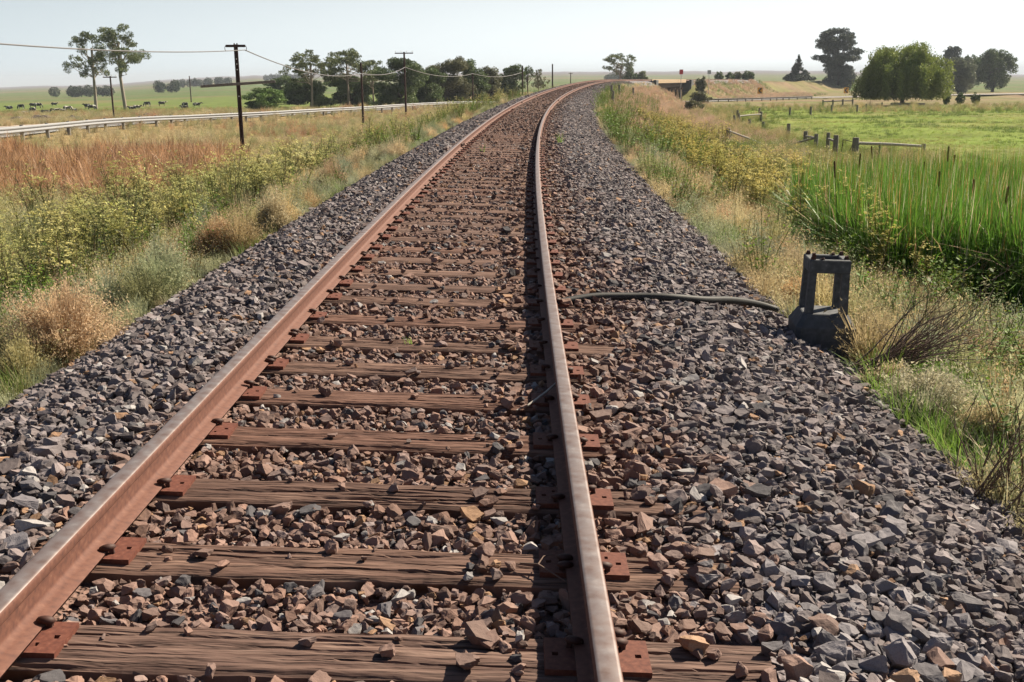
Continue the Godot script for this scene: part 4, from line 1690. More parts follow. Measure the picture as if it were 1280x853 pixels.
func make_trees() -> void:
	var gumc := [Color(0.1, 0.13, 0.05), Color(0.15, 0.17, 0.075), Color(0.36, 0.3, 0.25)]
	var dark := [Color(0.075, 0.115, 0.045), Color(0.115, 0.155, 0.06), Color(0.12, 0.09, 0.07)]
	var brown := [Color(0.115, 0.12, 0.065), Color(0.155, 0.155, 0.085), Color(0.14, 0.11, 0.09)]
	var pine := [Color(0.045, 0.062, 0.045), Color(0.07, 0.085, 0.06), Color(0.08, 0.06, 0.055)]
	var green := [Color(0.1, 0.17, 0.045), Color(0.14, 0.21, 0.06), Color(0.1, 0.08, 0.06)]
	var bright := [Color(0.17, 0.24, 0.05), Color(0.22, 0.28, 0.07), Color(0.1, 0.08, 0.06)]
	var sage := [Color(0.13, 0.155, 0.1), Color(0.175, 0.195, 0.125), Color(0.12, 0.1, 0.08)]
	var wil := [Color(0.17, 0.225, 0.05), Color(0.26, 0.3, 0.085), Color(0.1, 0.08, 0.06)]
	tree("gum_tree", "left of the two tall pale-trunked gum trees standing alone in the paddock", "tree", -75.2, 201, 10.0, 8.0, "gum", gumc, 11, "tall gum pair")
	tree("gum_tree", "right and larger of the two tall gum trees standing alone in the paddock", "tree", -69.2, 199, 11.2, 11.0, "gum", gumc, 12, "tall gum pair")
	tree("bush", "round bright green bush at the left end of the tree row beyond the guard rail", "bush", -33.3, 150, 0.5, 6.4, "bushy", green, 21)
	var row := "trees in the row beyond the road on the left"
	tree("gum_tree", "airy gum tree with open crown right behind the round green bush", "tree", -29.5, 165, 5.6, 8.2, "gum", gumc, 31, row)
	tree("gum_tree", "tallest spreading gum tree of the row, its crown broken by sky", "tree", -25.0, 172, 6.1, 9.6, "gum", gumc, 32, row)
	tree("gum_tree", "small gum tree seen behind the second line pole", "tree", -21.6, 176, 4.3, 6.4, "gum", gumc, 33, row)
	tree("tree", "low dark tree filling the gap under the airy gum", "tree", -31.0, 172, 1.9, 9.0, "bushy", dark, 34, row)
	tree("tree", "low dark tree under the tallest spreading gum of the row", "tree", -25.5, 178, 2.2, 9.0, "bushy", dark, 35, row)
	tree("tree", "dense dark tree behind the T-topped line pole", "tree", -15.9, 160, 4.3, 8.6, "bushy", dark, 36, row)
	tree("tree", "dark shorter tree right of the T-topped line pole", "tree", -12.4, 168, 3.2, 6.6, "bushy", dark, 37, row)
	tree("tree", "broad olive-brown tree in the middle of the row", "tree", -9.6, 175, 4.9, 8.0, "bushy", brown, 38, row)
	tree("tree", "dark upright tree right of the olive-brown one", "tree", -6.3, 182, 4.5, 6.2, "bushy", dark, 39, row)
	tree("tree", "small olive tree behind the thin line pole", "tree", -3.4, 190, 3.4, 5.6, "bushy", brown, 40, row)
	tree("tree", "dark rounded tree near the right end of the row", "tree", 0.4, 215, 3.9, 6.0, "bushy", dark, 41, row)
	tree("tree", "small tree behind the dark line pole at the row's right end", "tree", 3.7, 225, 3.7, 3.4, "gum", dark, 42, row)
	tree("tree", "last wispy tree at the right end of the row", "tree", 6.4, 240, 3.0, 4.2, "gum", brown, 43, row)
	tree("tree", "bluish dark tree mass seen behind the left end of the row", "tree", -46.0, 230, 2.3, 11.0, "bushy", dark, 44, row)
	tree("bush", "low dark bush by the road under the dense tree row", "bush", -18.5, 172, -0.9, 6.0, "bushy", dark, 45, row)
	tree("gum_tree", "lone umbrella-shaped gum tree where the rails vanish", "tree", 32.6, 330, 8.2, 11.2, "gum", gumc, 51)
	tree("bush", "dark bush at the foot of the lone umbrella-shaped gum", "bush", 36.2, 330, 3.6, 5.0, "bushy", dark, 52)
	tree("bush", "small olive bush just right of the umbrella-shaped gum", "bush", 39.6, 330, 3.4, 3.8, "bushy", gumc, 53)
	var sh := "round shrubs on the skyline right of the bridge"
	tree("shrub", "leftmost of four round dark shrubs on the skyline right of the bridge", "shrub", 56.6, 300, 2.6, 2.6, "round", dark, 54, sh)
	tree("shrub", "second from left of four round dark shrubs right of the bridge", "shrub", 59.4, 300, 2.5, 2.8, "round", dark, 55, sh)
	tree("shrub", "third from left of four round shrubs right of the bridge, browner than the rest", "shrub", 63.4, 310, 2.6, 3.0, "round", brown, 56, sh)
	tree("shrub", "rightmost and widest of four round dark shrubs right of the bridge", "shrub", 66.4, 310, 2.8, 3.9, "round", dark, 57, sh)
	tree("conifer", "small pointed dark conifer left of the huge cypress", "tree", 98.6, 380, 8.2, 11.0, "conifer", pine, 61)
	tree("cypress", "huge spreading dark cypress on the skyline, tallest tree on the right", "tree", 118.0, 400, 17.5, 20.0, "cypress", pine, 62)
	tree("willow", "broad drooping green willow at the far edge of the paddock", "willow", 57.5, 162, 6.4, 13.0, "willow", wil, 63)
	tree("tree", "grey-green round tree between the willow and the biggest right-hand tree", "tree", 135.8, 335, 6.7, 11.5, "round", sage, 64)
	tree("tree", "big round green tree nearest to the right edge of the photo", "tree", 165.6, 380, 10.5, 15.4, "round", dark, 65)
	tree("pine_tree", "flat-topped dark pine peeping over the grey-green round tree", "tree", 178.9, 450, 12.2, 9.4, "cypress", pine, 66)
	tree("tree", "dark tree top showing between the flat-topped pine and the big round tree", "tree", 190.8, 460, 10.0, 11.0, "round", dark, 67)
	tree("bush", "yellow-green hedge bush at the foot of the huge cypress", "bush", 119.2, 372, -0.2, 6.5, "bushy", bright, 68)
	tree("bush", "bright green bush half hidden by the willow's left side", "bush", 107.8, 330, 0.4, 6.6, "bushy", bright, 69)
	for k in 3:
		tree("bush", "%s of three small dark bushes in a line right of the willow" % ["leftmost", "middle", "rightmost"][k], "bush", [67.2, 69.3, 71.6][k], 170, [-1.1, -1.4, -1.4][k], 1.5, "round", dark, 70 + k, "three small bushes by the willow")
	tree("bush", "dull brown bush on top of the embankment right of the bridge end", "bush", 37.2, 216, 1.6, 2.4, "bushy", brown, 75)
	tree("bush", "grey-green scrub on the slope below the bridge's right end", "bush", 34.0, 196, -1.2, 4.0, "bushy", brown, 76)
	tree("bush", "grey twiggy round bush in the grass before the road bend", "bush", 20.2, 121, -1.0, 2.2, "round", brown, 77)
	# far belts of trees on the plain
	var belts := [[-215.0, 560.0, 26.0, 5.5, "far dark clump of trees behind the left gum tree"], [-186.0, 600.0, 12.0, 6.5, "far dark clump of trees seen between the two gum trunks"], [-255.0, 930.0, 44.0, 7.5, "long far belt of trees right of the two gums"], [-282.0, 1400.0, 55.0, 9.0, "faint distant belt of trees left of the nearest line pole"], [92.0, 900.0, 30.0, 7.0, "far bluish belt of trees behind the umbrella-shaped gum"]]
	var k2 := 0
	for q in belts:
		var at := ground_at(q[0], -q[1])
		var t := thing("tree_belt", at, q[4], "trees", "far belts of trees")
		var r := RandomNumberGenerator.new()
		r.seed = 500 + k2
		k2 += 1
		var n := int(q[2] / 2.0)
		for i in n:
			var st := Shape.new()
			var c := Vector3((i + 0.5 - n * 0.5) * 2.0 + r.randfn(), 0, r.randfn() * 5.0)
			c.y = ground(at.x + c.x, at.z + c.z) - at.y
			var hh: float = q[3] * r.randf_range(0.75, 1.1)
			for j in 420:
				var w := Vector3(r.randfn(), r.randfn(), r.randfn()).normalized() * pow(r.randf(), 0.33)
				st.tint = Color(0.045, 0.065, 0.035) * r.randf_range(0.7, 1.3)
				leaf(st, c + Vector3(w.x * 2.8, hh * (0.52 + 0.48 * w.y), w.z * 2.8), 0.9, r)
			part("tree", st, M.crown, t)

# ---------------------------------------------------------------- cattle
func cow_mesh(pose: int, seed_: int) -> ArrayMesh:
	# one continuous skin from rump to muzzle, legs let into it; x is forward
	var r := RandomNumberGenerator.new()
	r.seed = seed_
	var st := Shape.new()
	var f := FastNoiseLite.new()
	f.seed = seed_
	f.frequency = 1.1
	var y0 := 0.98 if pose < 2 else 0.42
	var spine := [[-0.95, 0.12, 0.06, 0.1], [-0.9, 0.1, 0.2, 0.26], [-0.6, 0.06, 0.3, 0.36], [-0.1, -0.03, 0.34, 0.4], [0.35, 0.0, 0.31, 0.38], [0.65, 0.04, 0.25, 0.34], [0.82, 0.1, 0.17, 0.25]]
	var head := [[1.0, 0.2, 0.12, 0.18], [1.15, 0.32, 0.1, 0.14], [1.26, 0.36, 0.12, 0.14], [1.4, 0.28, 0.1, 0.11], [1.56, 0.16, 0.08, 0.085], [1.62, 0.12, 0.05, 0.05]]
	if pose == 1:
		head = [[1.0, -0.08, 0.12, 0.18], [1.12, -0.3, 0.1, 0.14], [1.2, -0.48, 0.12, 0.13], [1.24, -0.64, 0.1, 0.11], [1.27, -0.8, 0.08, 0.085], [1.28, -0.86, 0.05, 0.05]]
	var all := spine + head
	var rings := []
	for k in all.size():
		var q = all[k]
		var a = all[maxi(k - 1, 0)]
		var b = all[mini(k + 1, all.size() - 1)]
		var d := Vector3(b[0] - a[0], b[1] - a[1], 0).normalized()
		var up := Vector3(-d.y, d.x, 0)
		var ring := []
		for i in 12:
			var w := TAU * i / 12
			ring.append(Vector3(q[0], q[1] + y0, 0) + up * cos(w) * q[3] + Vector3(0, 0, 1) * sin(w) * q[2])
		rings.append(ring)
	var paint := func(p: Vector3) -> Color:
		var v := f.get_noise_3d(p.x * 1.4, p.y * 1.4, p.z * 1.4)
		return Color(0.62, 0.58, 0.52) if v > 0.2 else Color(0.022, 0.02, 0.02)
	for k in rings.size() - 1:
		for i in 12:
			var j := (i + 1) % 12
			st.tint = paint.call(rings[k][i])
			var mid: Vector3 = (rings[k][0] + rings[k][6]) / 2
			st.quad(rings[k][i], rings[k][j], rings[k + 1][j], rings[k + 1][i], rings[k][i] + rings[k][j] - mid * 2.0)
	for sz in [-1.0, 1.0]:
		st.tint = Color(0.03, 0.028, 0.028)
		if pose < 2:
			st.tint = Color(0.5, 0.47, 0.43) if r.randf() < 0.5 else Color(0.03, 0.028, 0.028)
			st.tube([Vector3(0.55, 0.95, sz * 0.17), Vector3(0.57, 0.62, sz * 0.18), Vector3(0.6, 0.45, sz * 0.17), Vector3(0.6, 0.1, sz * 0.17), Vector3(0.64, 0.0, sz * 0.17)], [0.14, 0.1, 0.065, 0.05, 0.06], 7)
			st.tube([Vector3(-0.65, 1.0, sz * 0.18), Vector3(-0.55, 0.72, sz * 0.2), Vector3(-0.72, 0.48, sz * 0.18), Vector3(-0.68, 0.12, sz * 0.18), Vector3(-0.64, 0.0, sz * 0.18)], [0.22, 0.15, 0.075, 0.055, 0.065], 7)
		else:
			st.tube([Vector3(0.5, 0.3, sz * 0.25), Vector3(0.75, 0.12, sz * 0.3), Vector3(0.45, 0.06, sz * 0.32)], [0.13, 0.08, 0.05], 7)
			st.tube([Vector3(-0.6, 0.32, sz * 0.3), Vector3(-0.25, 0.18, sz * 0.42), Vector3(-0.5, 0.07, sz * 0.45)], [0.2, 0.12, 0.05], 7)
		var hb: Vector3 = Vector3(head[2][0], head[2][1] + y0, 0)
		st.tint = Color(0.03, 0.028, 0.028)
		st.tube([hb + Vector3(-0.04, 0.06, sz * 0.09), hb + Vector3(-0.08, 0.07, sz * 0.2), hb + Vector3(-0.1, 0.03, sz * 0.27)], [0.03, 0.055, 0.01], 6, true, 0.5)
	st.tube([Vector3(-0.93, y0 + 0.2, 0), Vector3(-1.02, y0 - 0.05, 0), Vector3(-1.0, maxf(y0 - 0.5, 0.08), 0.02)], [0.035, 0.022, 0.05], 6)
	return st.mesh()

func make_cows() -> void:
	var herd := [[-59.3, 202.0, 1, 2.6, "black and white cow standing head down left of the gap by the nearest pole"], [-57.6, 203.5, 0, 0.3, "mostly black cow standing close behind the head-down cow near the nearest pole"], [-58.2, 198.0, 2, 3.0, "cow lying before the pair near the nearest pole"], [-69.8, 222.0, 0, 0.4, "dark cow farther right of the two grazing between gum and pole"], [-70.1, 214.0, 1, 2.9, "dark cow grazing left of its neighbour between gum and pole"], [-69.5, 206.0, 2, 0.2, "black cow lying low just right of the right gum's trunk"], [-66.9, 196.0, 2, 3.0, "black cow lying beside the right gum's trunk"], [-71.9, 190.0, 1, 0.5, "black cow grazing just left of the left gum's trunk"], [-76.4, 200.0, 0, 2.8, "pale cow standing left of the left gum's trunk"], [-71.1, 176.0, 2, 0.1, "white-faced cow lying in the middle of the resting herd"], [-69.0, 175.0, 2, 2.9, "black cow lying at the right end of the resting herd"], [-73.6, 184.0, 1, 0.6, "long black cow standing behind the resting herd"], [-75.8, 185.0, 2, 3.2, "black cow lying left of the long black one"], [-71.0, 169.0, 2, 0.4, "black cow lying alone before the herd, beyond the earth heap"], [-73.6, 170.5, 1, 2.6, "small dark cow grazing left before the herd"], [-71.9, 164.0, 2, 0.2, "black cow lying nearest the long earth heap"], [-91.0, 206.0, 1, 2.9, "brown and white cow grazing at the left side of the herd"], [-91.3, 212.0, 0, 0.3, "brown cow standing with its back to the road at the left of the herd"], [-90.0, 211.0, 1, 0.1, "dark cow beside the brown one at the left of the herd"], [-93.7, 207.0, 2, 3.0, "cow lying at the far left of the herd"], [-109.5, 266.0, 0, 0.2, "pale cow far behind the herd, farthest of all"]]
	var kinds := []
	for p in 3:
		for v in 3:
			kinds.append(cow_mesh(p, 40 + p * 7 + v * 3))
	for k in herd.size():
		var q = herd[k]
		var o := part("cow", kinds[q[2] * 3 + k % 3], M.hide)
		o.position = ground_at(q[0], -q[1]) + Vector3(0, -0.02, 0)
		o.rotation.y = q[3]
		o.scale = Vector3.ONE * 0.7
		tag(o, q[4], "cow", "dairy herd in the paddock")

# ---------------------------------------------------------------- grasses, weeds, reeds
const WHITE := Color(1, 1, 1)

func tuft(seed_: int, blades: int, tall: float, spread: float, wide: float, droop: float, root: Color, tip: Color) -> ArrayMesh:
	var r := RandomNumberGenerator.new()
	r.seed = seed_
	var st := Shape.new()
	for k in blades:
		var a := r.randf() * TAU
		var d := Vector3(cos(a), 0, sin(a))
		var v := r.randf_range(0.7, 1.25)
		st.blade(d * spread * sqrt(r.randf()), d.rotated(Vector3.UP, r.randfn() * 0.7), tall * r.randf_range(0.45, 1.1), wide * r.randf_range(0.7, 1.3), droop * r.randf_range(0.3, 1.4), root * v, tip * v, 3)
	return st.mesh()

func seedy(seed_: int, stems: int, tall: float, spread: float, root: Color, tip: Color, fluff: int) -> ArrayMesh:
	# fine stems that carry loose seed heads
	var r := RandomNumberGenerator.new()
	r.seed = seed_
	var st := Shape.new()
	for k in stems:
		var a := r.randf() * TAU
		var d := Vector3(cos(a), 0, sin(a))
		var out := sqrt(r.randf())
		var h := tall * (1.0 - 0.45 * out * out) * r.randf_range(0.75, 1.1)
		var v := r.randf_range(0.75, 1.2)
		var p := d * spread * 0.5 * out
		st.blade(p, d, h, 0.006, 0.5 * out + 0.08, root * v, (root.lerp(tip, 0.6)) * v, 2)
		for j in fluff:
			var f := r.randf_range(0.5, 1.05)
			var q := p + Vector3(0, h * (f - 0.22 * out * f * f), 0) + d * h * (0.5 * out + 0.08) * f * f + Vector3(r.randfn(), r.randfn(), r.randfn()) * 0.02
			st.tint = root.lerp(tip, clampf(f * 1.2 - 0.3, 0, 1)) * r.randf_range(0.75, 1.25)
			leaf(st, q, r.randf_range(0.014, 0.035), r, -1.5)
	return st.mesh()

func dome(seed_: int, stems: int, tall: float, wide: float, color: Color, fluff: int) -> ArrayMesh:
	# a rounded clump: stems fan out to a dome and carry seed heads near their ends
	var r := RandomNumberGenerator.new()
	r.seed = seed_
	var st := Shape.new()
	var lump := FastNoiseLite.new()
	lump.seed = seed_
	lump.frequency = 1.1
	for k in stems:
		var a := r.randf() * TAU
		var up := pow(r.randf(), 0.8)
		var flat := sqrt(1.0 - up * up)
		var end := Vector3(cos(a) * flat * wide, up * tall + 0.05, sin(a) * flat * wide) * r.randf_range(0.72, 1.08) * (1.0 + 0.55 * lump.get_noise_3d(cos(a) * flat, up, sin(a) * flat))
		var base := Vector3(cos(a), 0, sin(a)) * wide * 0.25 * r.randf()
		var side := Vector3(-sin(a), 0, cos(a)) * 0.0028
		var bend := base.lerp(end, 0.55) + Vector3(0, tall * 0.1, 0)
		var v := r.randf_range(0.75, 1.25)
		st.tint = color * v
		st.quad(base - side, base + side, bend + side, bend - side)
		st.tri(bend - side, bend + side, end)
		for j in fluff:
			var f := r.randf_range(0.45, 1.0)
			st.tint = color * v * r.randf_range(0.8, 1.2)
			leaf(st, bend.lerp(end, f * 2.0 - 0.9) + Vector3(r.randfn(), r.randfn(), r.randfn()) * 0.012, r.randf_range(0.012, 0.028), r, -0.8)
	return st.mesh()

func weed(seed_: int, tall: float, stems: int, leaf_c: Color, stem_c: Color, flower: Color, flowers: int) -> ArrayMesh:
	var r := RandomNumberGenerator.new()
	r.seed = seed_
	var st := Shape.new()
	for k in stems:
		var a := r.randf() * TAU
		var lean := Vector3(cos(a), 0, sin(a)) * r.randf_range(0.05, 0.5)
		var h := tall * r.randf_range(0.6, 1.1)
		var base := Vector3(cos(a), 0, sin(a)) * 0.08 * r.randf()
		st.tint = stem_c
		st.tube([base, base + Vector3(0, h * 0.5, 0) + lean * h * 0.35, base + Vector3(0, h, 0) + lean * h], [0.005, 0.004, 0.002], 3, false)
		for j in 16:
			var f := r.randf_range(0.12, 1.0)
			var p := base + Vector3(0, h * f, 0) + lean * h * f * lerpf(0.7, 1.0, f)
			var b := r.randf() * TAU
			var o := Vector3(cos(b), r.randf_range(-0.2, 0.7), sin(b)).normalized()
			var w := o.cross(Vector3.UP).normalized()
			var ln := r.randf_range(0.035, 0.085) * (1.2 - 0.5 * f)
			st.tint = leaf_c * r.randf_range(0.7, 1.3)
			st.quad(p, p + o * ln * 0.5 + w * ln * 0.24, p + o * ln, p + o * ln * 0.5 - w * ln * 0.24)
		for j in flowers:
			st.tint = flower * r.randf_range(0.8, 1.2)
			leaf(st, base + Vector3(0, h * r.randf_range(0.85, 1.05), 0) + lean * h + Vector3(r.randfn(), r.randfn() * 0.4, r.randfn()) * 0.03, 0.025, r)
	return st.mesh()

func fennel(seed_: int) -> ArrayMesh:
	# tall forked stems, thread leaves, flat yellow flower plates
	var r := RandomNumberGenerator.new()
	r.seed = seed_
	var st := Shape.new()
	var stem := Color(0.15, 0.17, 0.075)
	for k in 5:
		var a := r.randf() * TAU
		var lean := Vector3(cos(a), 0, sin(a)) * r.randf_range(0.03, 0.28)
		var h := r.randf_range(0.5, 1.15)
		st.tint = stem if r.randf() > 0.4 else Color(0.17, 0.12, 0.085)
		var top := Vector3(0, h, 0) + lean * h
		st.tube([Vector3(cos(a), 0, sin(a)) * 0.06, Vector3(0, h * 0.5, 0) + lean * h * 0.4, top], [0.009, 0.007, 0.004], 4, false)
		for j in 48:
			var f := r.randf_range(0.08, 0.85)
			var p := Vector3(0, h * f, 0) + lean * h * f
			var b := r.randf() * TAU
			var o := Vector3(cos(b), r.randf_range(0.0, 0.7), sin(b)) * r.randf_range(0.05, 0.2)
			st.tint = Color(0.2, 0.225, 0.125) * r.randf_range(0.7, 1.25)
			st.blade(p + o * 0.5, o.normalized(), 0.05, 0.004, 1.2, st.tint, st.tint, 1)
			leaf(st, p + o, 0.024, r)
		for j in 8:
			var b := r.randf() * TAU
			var f := r.randf_range(0.6, 1.0)
			var from := Vector3(0, h * f, 0) + lean * h * f
			var to := from + Vector3(cos(b) * r.randf_range(0.04, 0.2), r.randf_range(0.1, 0.24), sin(b) * r.randf_range(0.04, 0.2))
			st.tint = Color(0.2, 0.21, 0.07)
			st.tube([from, from.lerp(to, 0.5) + Vector3(0, -0.015, 0), to], [0.004, 0.003, 0.002], 3, false)
			var rad := r.randf_range(0.03, 0.06)
			for i in 9:
				var c := r.randf() * TAU
				var q := to + Vector3(cos(c), 0, sin(c)) * rad * sqrt(r.randf()) + Vector3(0, 0.025 + r.randfn() * 0.009, 0)
				st.tint = Color(0.53, 0.48, 0.18).lerp(Color(0.42, 0.43, 0.18), r.randf()) * r.randf_range(0.8, 1.15)
				var s := r.randf_range(0.007, 0.014)
				st.quad(q + Vector3(-s, r.randfn() * 0.007, -s), q + Vector3(s, r.randfn() * 0.007, -s), q + Vector3(s, 0, s), q + Vector3(-s, 0, s))
	return st.mesh()

func reed(seed_: int, tall: float, dry: float, wide: float, spread: float, leaves := 18) -> ArrayMesh:
	var r := RandomNumberGenerator.new()
	r.seed = seed_
	var st := Shape.new()
	for k in leaves:
		var a := r.randf() * TAU
		var d := Vector3(cos(a), 0, sin(a))
		var tip := Color(0.115, 0.235, 0.038)
		var q := r.randf()
		if q < dry:
			tip = Color(0.44, 0.3, 0.185)
		elif q < dry + 0.08:
			tip = Color(0.36, 0.24, 0.07)
		elif q < dry + 0.11:
			tip = Color(0.5, 0.48, 0.34)
		var v := r.randf_range(0.75, 1.25)
		var br := (0.0 if r.randf() < 0.85 else r.randf_range(0.4, 1.3)) if dry < 0.5 else 0.0 if r.randf() < 0.4 else r.randf_range(0.5, 1.1)
		st.blade(d * spread * r.randf(), d, tall * r.randf_range(0.55, 1.08), wide * r.randf_range(0.7, 1.2), r.randf_range(0.03, 0.32) + br * 0.7, tip * v, tip * v, 4)
	if dry < 0.5 and seed_ == 682:
		var x := r.randfn() * 0.05
		var z := r.randfn() * 0.05
		st.tint = Color(0.2, 0.22, 0.09)
		st.tube([Vector3(x, 0, z), Vector3(x * 1.5, tall * 0.85, z * 1.5)], [0.005, 0.004], 4, false)
		st.tint = Color(0.13, 0.065, 0.03)
		st.tube([Vector3(x * 1.5, tall * 0.82, z * 1.5), Vector3(x * 1.55, tall * 0.83, z * 1.55), Vector3(x * 1.6, tall * 0.96, z * 1.6), Vector3(x * 1.62, tall * 0.97, z * 1.62)], [0.005, 0.014, 0.014, 0.004], 6)
	return st.mesh()

func spot(at: Vector3, size: float, tilt := 0.12) -> Transform3D:
	var b := Basis(Vector3.UP, rng.randf() * TAU) * Basis(Vector3(1, 0, 0), rng.randfn() * tilt)
	return Transform3D(b.scaled_local(Vector3(size, size * rng.randf_range(0.8, 1.2), size)), at)

func logs(a: float, b: float) -> float:
	return a * pow(b / a, rng.randf())

func make_plants() -> void:
	var fine_tuft := []
	var seeds := []
	var weeds := []
	var fens := []
	var reeds := []
	var browns := []
	var shorts := []
	var cattail := [reed(682, 1.5, 0.1, 0.02, 0.14)]
	for k in [0, 1, 3, 4, 5, 6, 7]:
		reeds.append(reed(680 + k, 1.42, 0.05, 0.023, 0.15))
	for k in 6:
		fens.append(fennel(660 + k))
	for k in 3:
		fine_tuft.append(tuft(600 + k, 34, 0.42, 0.13, 0.007, 0.55, WHITE, WHITE))
		seeds.append(seedy(620 + k, 60, 0.5, 0.2, WHITE, WHITE, 5))
		weeds.append(weed(640 + k, 0.55, 7, WHITE, Color(0.8, 0.7, 0.5), Color(2.2, 1.7, 0.5), 3))
		browns.append(reed(700 + k, 1.0, 0.93, 0.026, 0.18, 15))
		shorts.append(tuft(720 + k, 26, 0.16, 0.16, 0.009, 0.6, WHITE, WHITE))
	var sets := {}
	var add := func(set_: String, kinds: Array, t: Transform3D, c: Color):
		var k := rng.randi() % kinds.size()
		var key := "%s|%d" % [set_, (kinds[k] as Mesh).get_instance_id()]
		if not sets.has(key):
			sets[key] = [kinds[k], [], []]
		sets[key][1].append(t)
		sets[key][2].append(c)
	var straw := Color(0.56, 0.46, 0.27)
	var olive := Color(0.3, 0.31, 0.15)
	var sage := Color(0.37, 0.39, 0.25)
	var lush := Color(0.16, 0.27, 0.05)
	var pinkish := Color(0.5, 0.36, 0.26)
	var vary := func(c: Color) -> Color:
		var v := rng.randf_range(0.75, 1.25)
		return Color(c.r * v * rng.randf_range(0.92, 1.08), c.g * v, c.b * v * rng.randf_range(0.9, 1.1))
	var at_ := func(s: float, u: float) -> Vector3:
		var p := on_track(s, u, 0)
		p.y = ground(p.x, p.z) - 0.02
		return p
	var bridge := func(s: float) -> bool: return absf(s - 204.5) < 26.5
	# grass on both verges
	for side in [-1.0, 1.0]:
		for i in (11000 if side < 0 else 12500):
			var s := logs(3.0, 190.0)
			var u: float
			if side < 0:
				u = -2.5 - 0.15 * rng.randf() - 7.5 * pow(rng.randf(), 1.25)
			else:
				u = 2.9 + 0.15 * rng.randf() + 9.0 * pow(rng.randf(), 1.2)
			if bridge.call(s):
				continue
			var p: Vector3 = at_.call(s, u)
			if side > 0 and (Vector2(p.x - 2.38, p.z + 7.95).length() < 0.42 or Vector2(p.x - 2.25, p.z + 7.6).length() < 0.3):
				continue
			if side > 0 and u > 5.4 and s > 11.5 and s < 22.0 and p.x > 5.2:
				continue
			if side < 0 and u > -4.1 and s < 18.0 and rng.randf() < 0.6:
				continue
			var n := patch.get_noise_2d(p.x * 3.5, p.z * 3.5) + rng.randfn() * 0.12
			var c := straw
			if side < 0:
				c = straw if n > (0.1 if u < -4.6 else 0.3) else sage if n > -0.12 else olive if n > -0.36 else lush
			else:
				if s < 9.0:
					c = straw if n > 0.34 else sage if n > 0.22 else olive if n > 0.08 else Color(0.2, 0.32, 0.06)
				elif s > 48.0 and u > 3.8:
					c = pinkish if n > -0.25 else olive
				else:
					c = straw if n > 0.06 else olive if n > -0.1 else sage if n > -0.36 else lush
			var size := rng.randf_range(0.55, 1.15) * (0.55 if u > -4.6 and u < 0.0 else 0.8 if absf(u) < 3.6 else 1.0) * lerpf(1.0, 1.5, smoothstep(40.0, 120.0, s))
			if side > 0 and s > 5.4 and s < 7.8 and u < 4.4 and rng.randf() < 0.8:
				c = Color(0.2, 0.33, 0.06)
			if c == straw and rng.randf() < 0.5 or c == sage and rng.randf() < 0.6 or c == pinkish:
				add.call("verge_grass", seeds, spot(p, size), vary.call(c))
			else:
				add.call("verge_grass", fine_tuft, spot(p, size * 1.05), vary.call(c))
	var domes := []
	for k in 3:
		domes.append(dome(760 + k, 420, 0.4, 0.34, WHITE, 4))
	for i in 330:
		var s := logs(6.0, 70.0)
		var u := -2.75 - 2.2 * pow(rng.randf(), 1.3) if i % 5 < 3 else 3.1 + 1.6 * rng.randf()
		var p: Vector3 = at_.call(s, u)
		add.call("verge_grass", domes, spot(p, rng.randf_range(0.65, 1.3)), vary.call([straw, sage, Color(0.52, 0.4, 0.24), Color(0.42, 0.4, 0.22)][rng.randi() % 4]))
	for i in 800:
		var s := rng.randf_range(4.9, 8.4)
		var p: Vector3 = at_.call(s, 3.15 + 1.5 * rng.randf() + 0.15 * (s - 4.6))
		if patch.get_noise_2d(p.x * 6.0, p.z * 6.0) > -0.2 and Vector2(p.x - 2.45, p.z + 7.85).length() > 0.6:
			add.call("verge_grass", fine_tuft, spot(p, rng.randf_range(0.5, 0.95), 0.2), vary.call(Color(0.2, 0.34, 0.06)))
	# leafy weeds
	for i in 2900:
		var s := logs(3.4, 120.0)
		var left := rng.randf() < 0.35
		var u := -2.9 - 4.0 * rng.randf() if left else 3.0 + 4.5 * pow(rng.randf(), 1.3)
		var p: Vector3 = at_.call(s, u)
		if bridge.call(s) or patch.get_noise_2d(p.x * 2.5 + 40.0, p.z * 2.5) < (0.05 if left else -0.16) or p.x > 5.2 and s < 22.0 or not left and s < 8.0 and (u < 3.5 or rng.randf() < 0.55):
			continue
		add.call("leafy_weeds", weeds, spot(p, rng.randf_range(0.6, 1.3) * (1.0 if s < 30.0 else 1.5)), vary.call(Color(0.15, 0.24, 0.05) if rng.randf() < 0.75 else Color(0.22, 0.21, 0.11)))
	# fennel bands
	for i in 620:
		var s := logs(11.5, 90.0)
		var u := -6.1 + rng.randfn() * 1.3 + smoothstep(18.0, 40.0, s) * 0.5
		if u > -4.0:
			continue
		var p: Vector3 = at_.call(s, u)
		if patch.get_noise_2d(p.x * 1.4 + 7.0, p.z * 1.4) < -0.22:
			continue
		add.call("fennel", fens, spot(p, rng.randf_range(0.45, 1.1), 0.2), vary.call(Color(1.0, 1.0, 1.0)))
	for i in 330:
		var s := logs(20.0, 72.0)
		var u := 5.9 + rng.randfn() * 0.8 + smoothstep(25.0, 60.0, s) * 1.0
		if s < 22.0:
			u = 5.0 + rng.randfn() * 0.35
			if rng.randf() < 0.5:
				continue
		if u < 4.2:
			continue
		var p: Vector3 = at_.call(s, u)
		add.call("fennel", fens, spot(p, rng.randf_range(0.6, 0.95)), vary.call(Color(1.15, 1.05, 0.8)))
	for q in [[4.55, 13.2, 0.9], [4.75, 13.9, 1.05], [4.85, 15.0, 1.1], [4.9, 16.3, 1.1], [4.6, 17.0, 1.0], [5.0, 12.9, 0.7]]:
		add.call("fennel", fens, spot(ground_at(q[0], -q[1]), q[2]), Color(1.1, 1.05, 0.8))
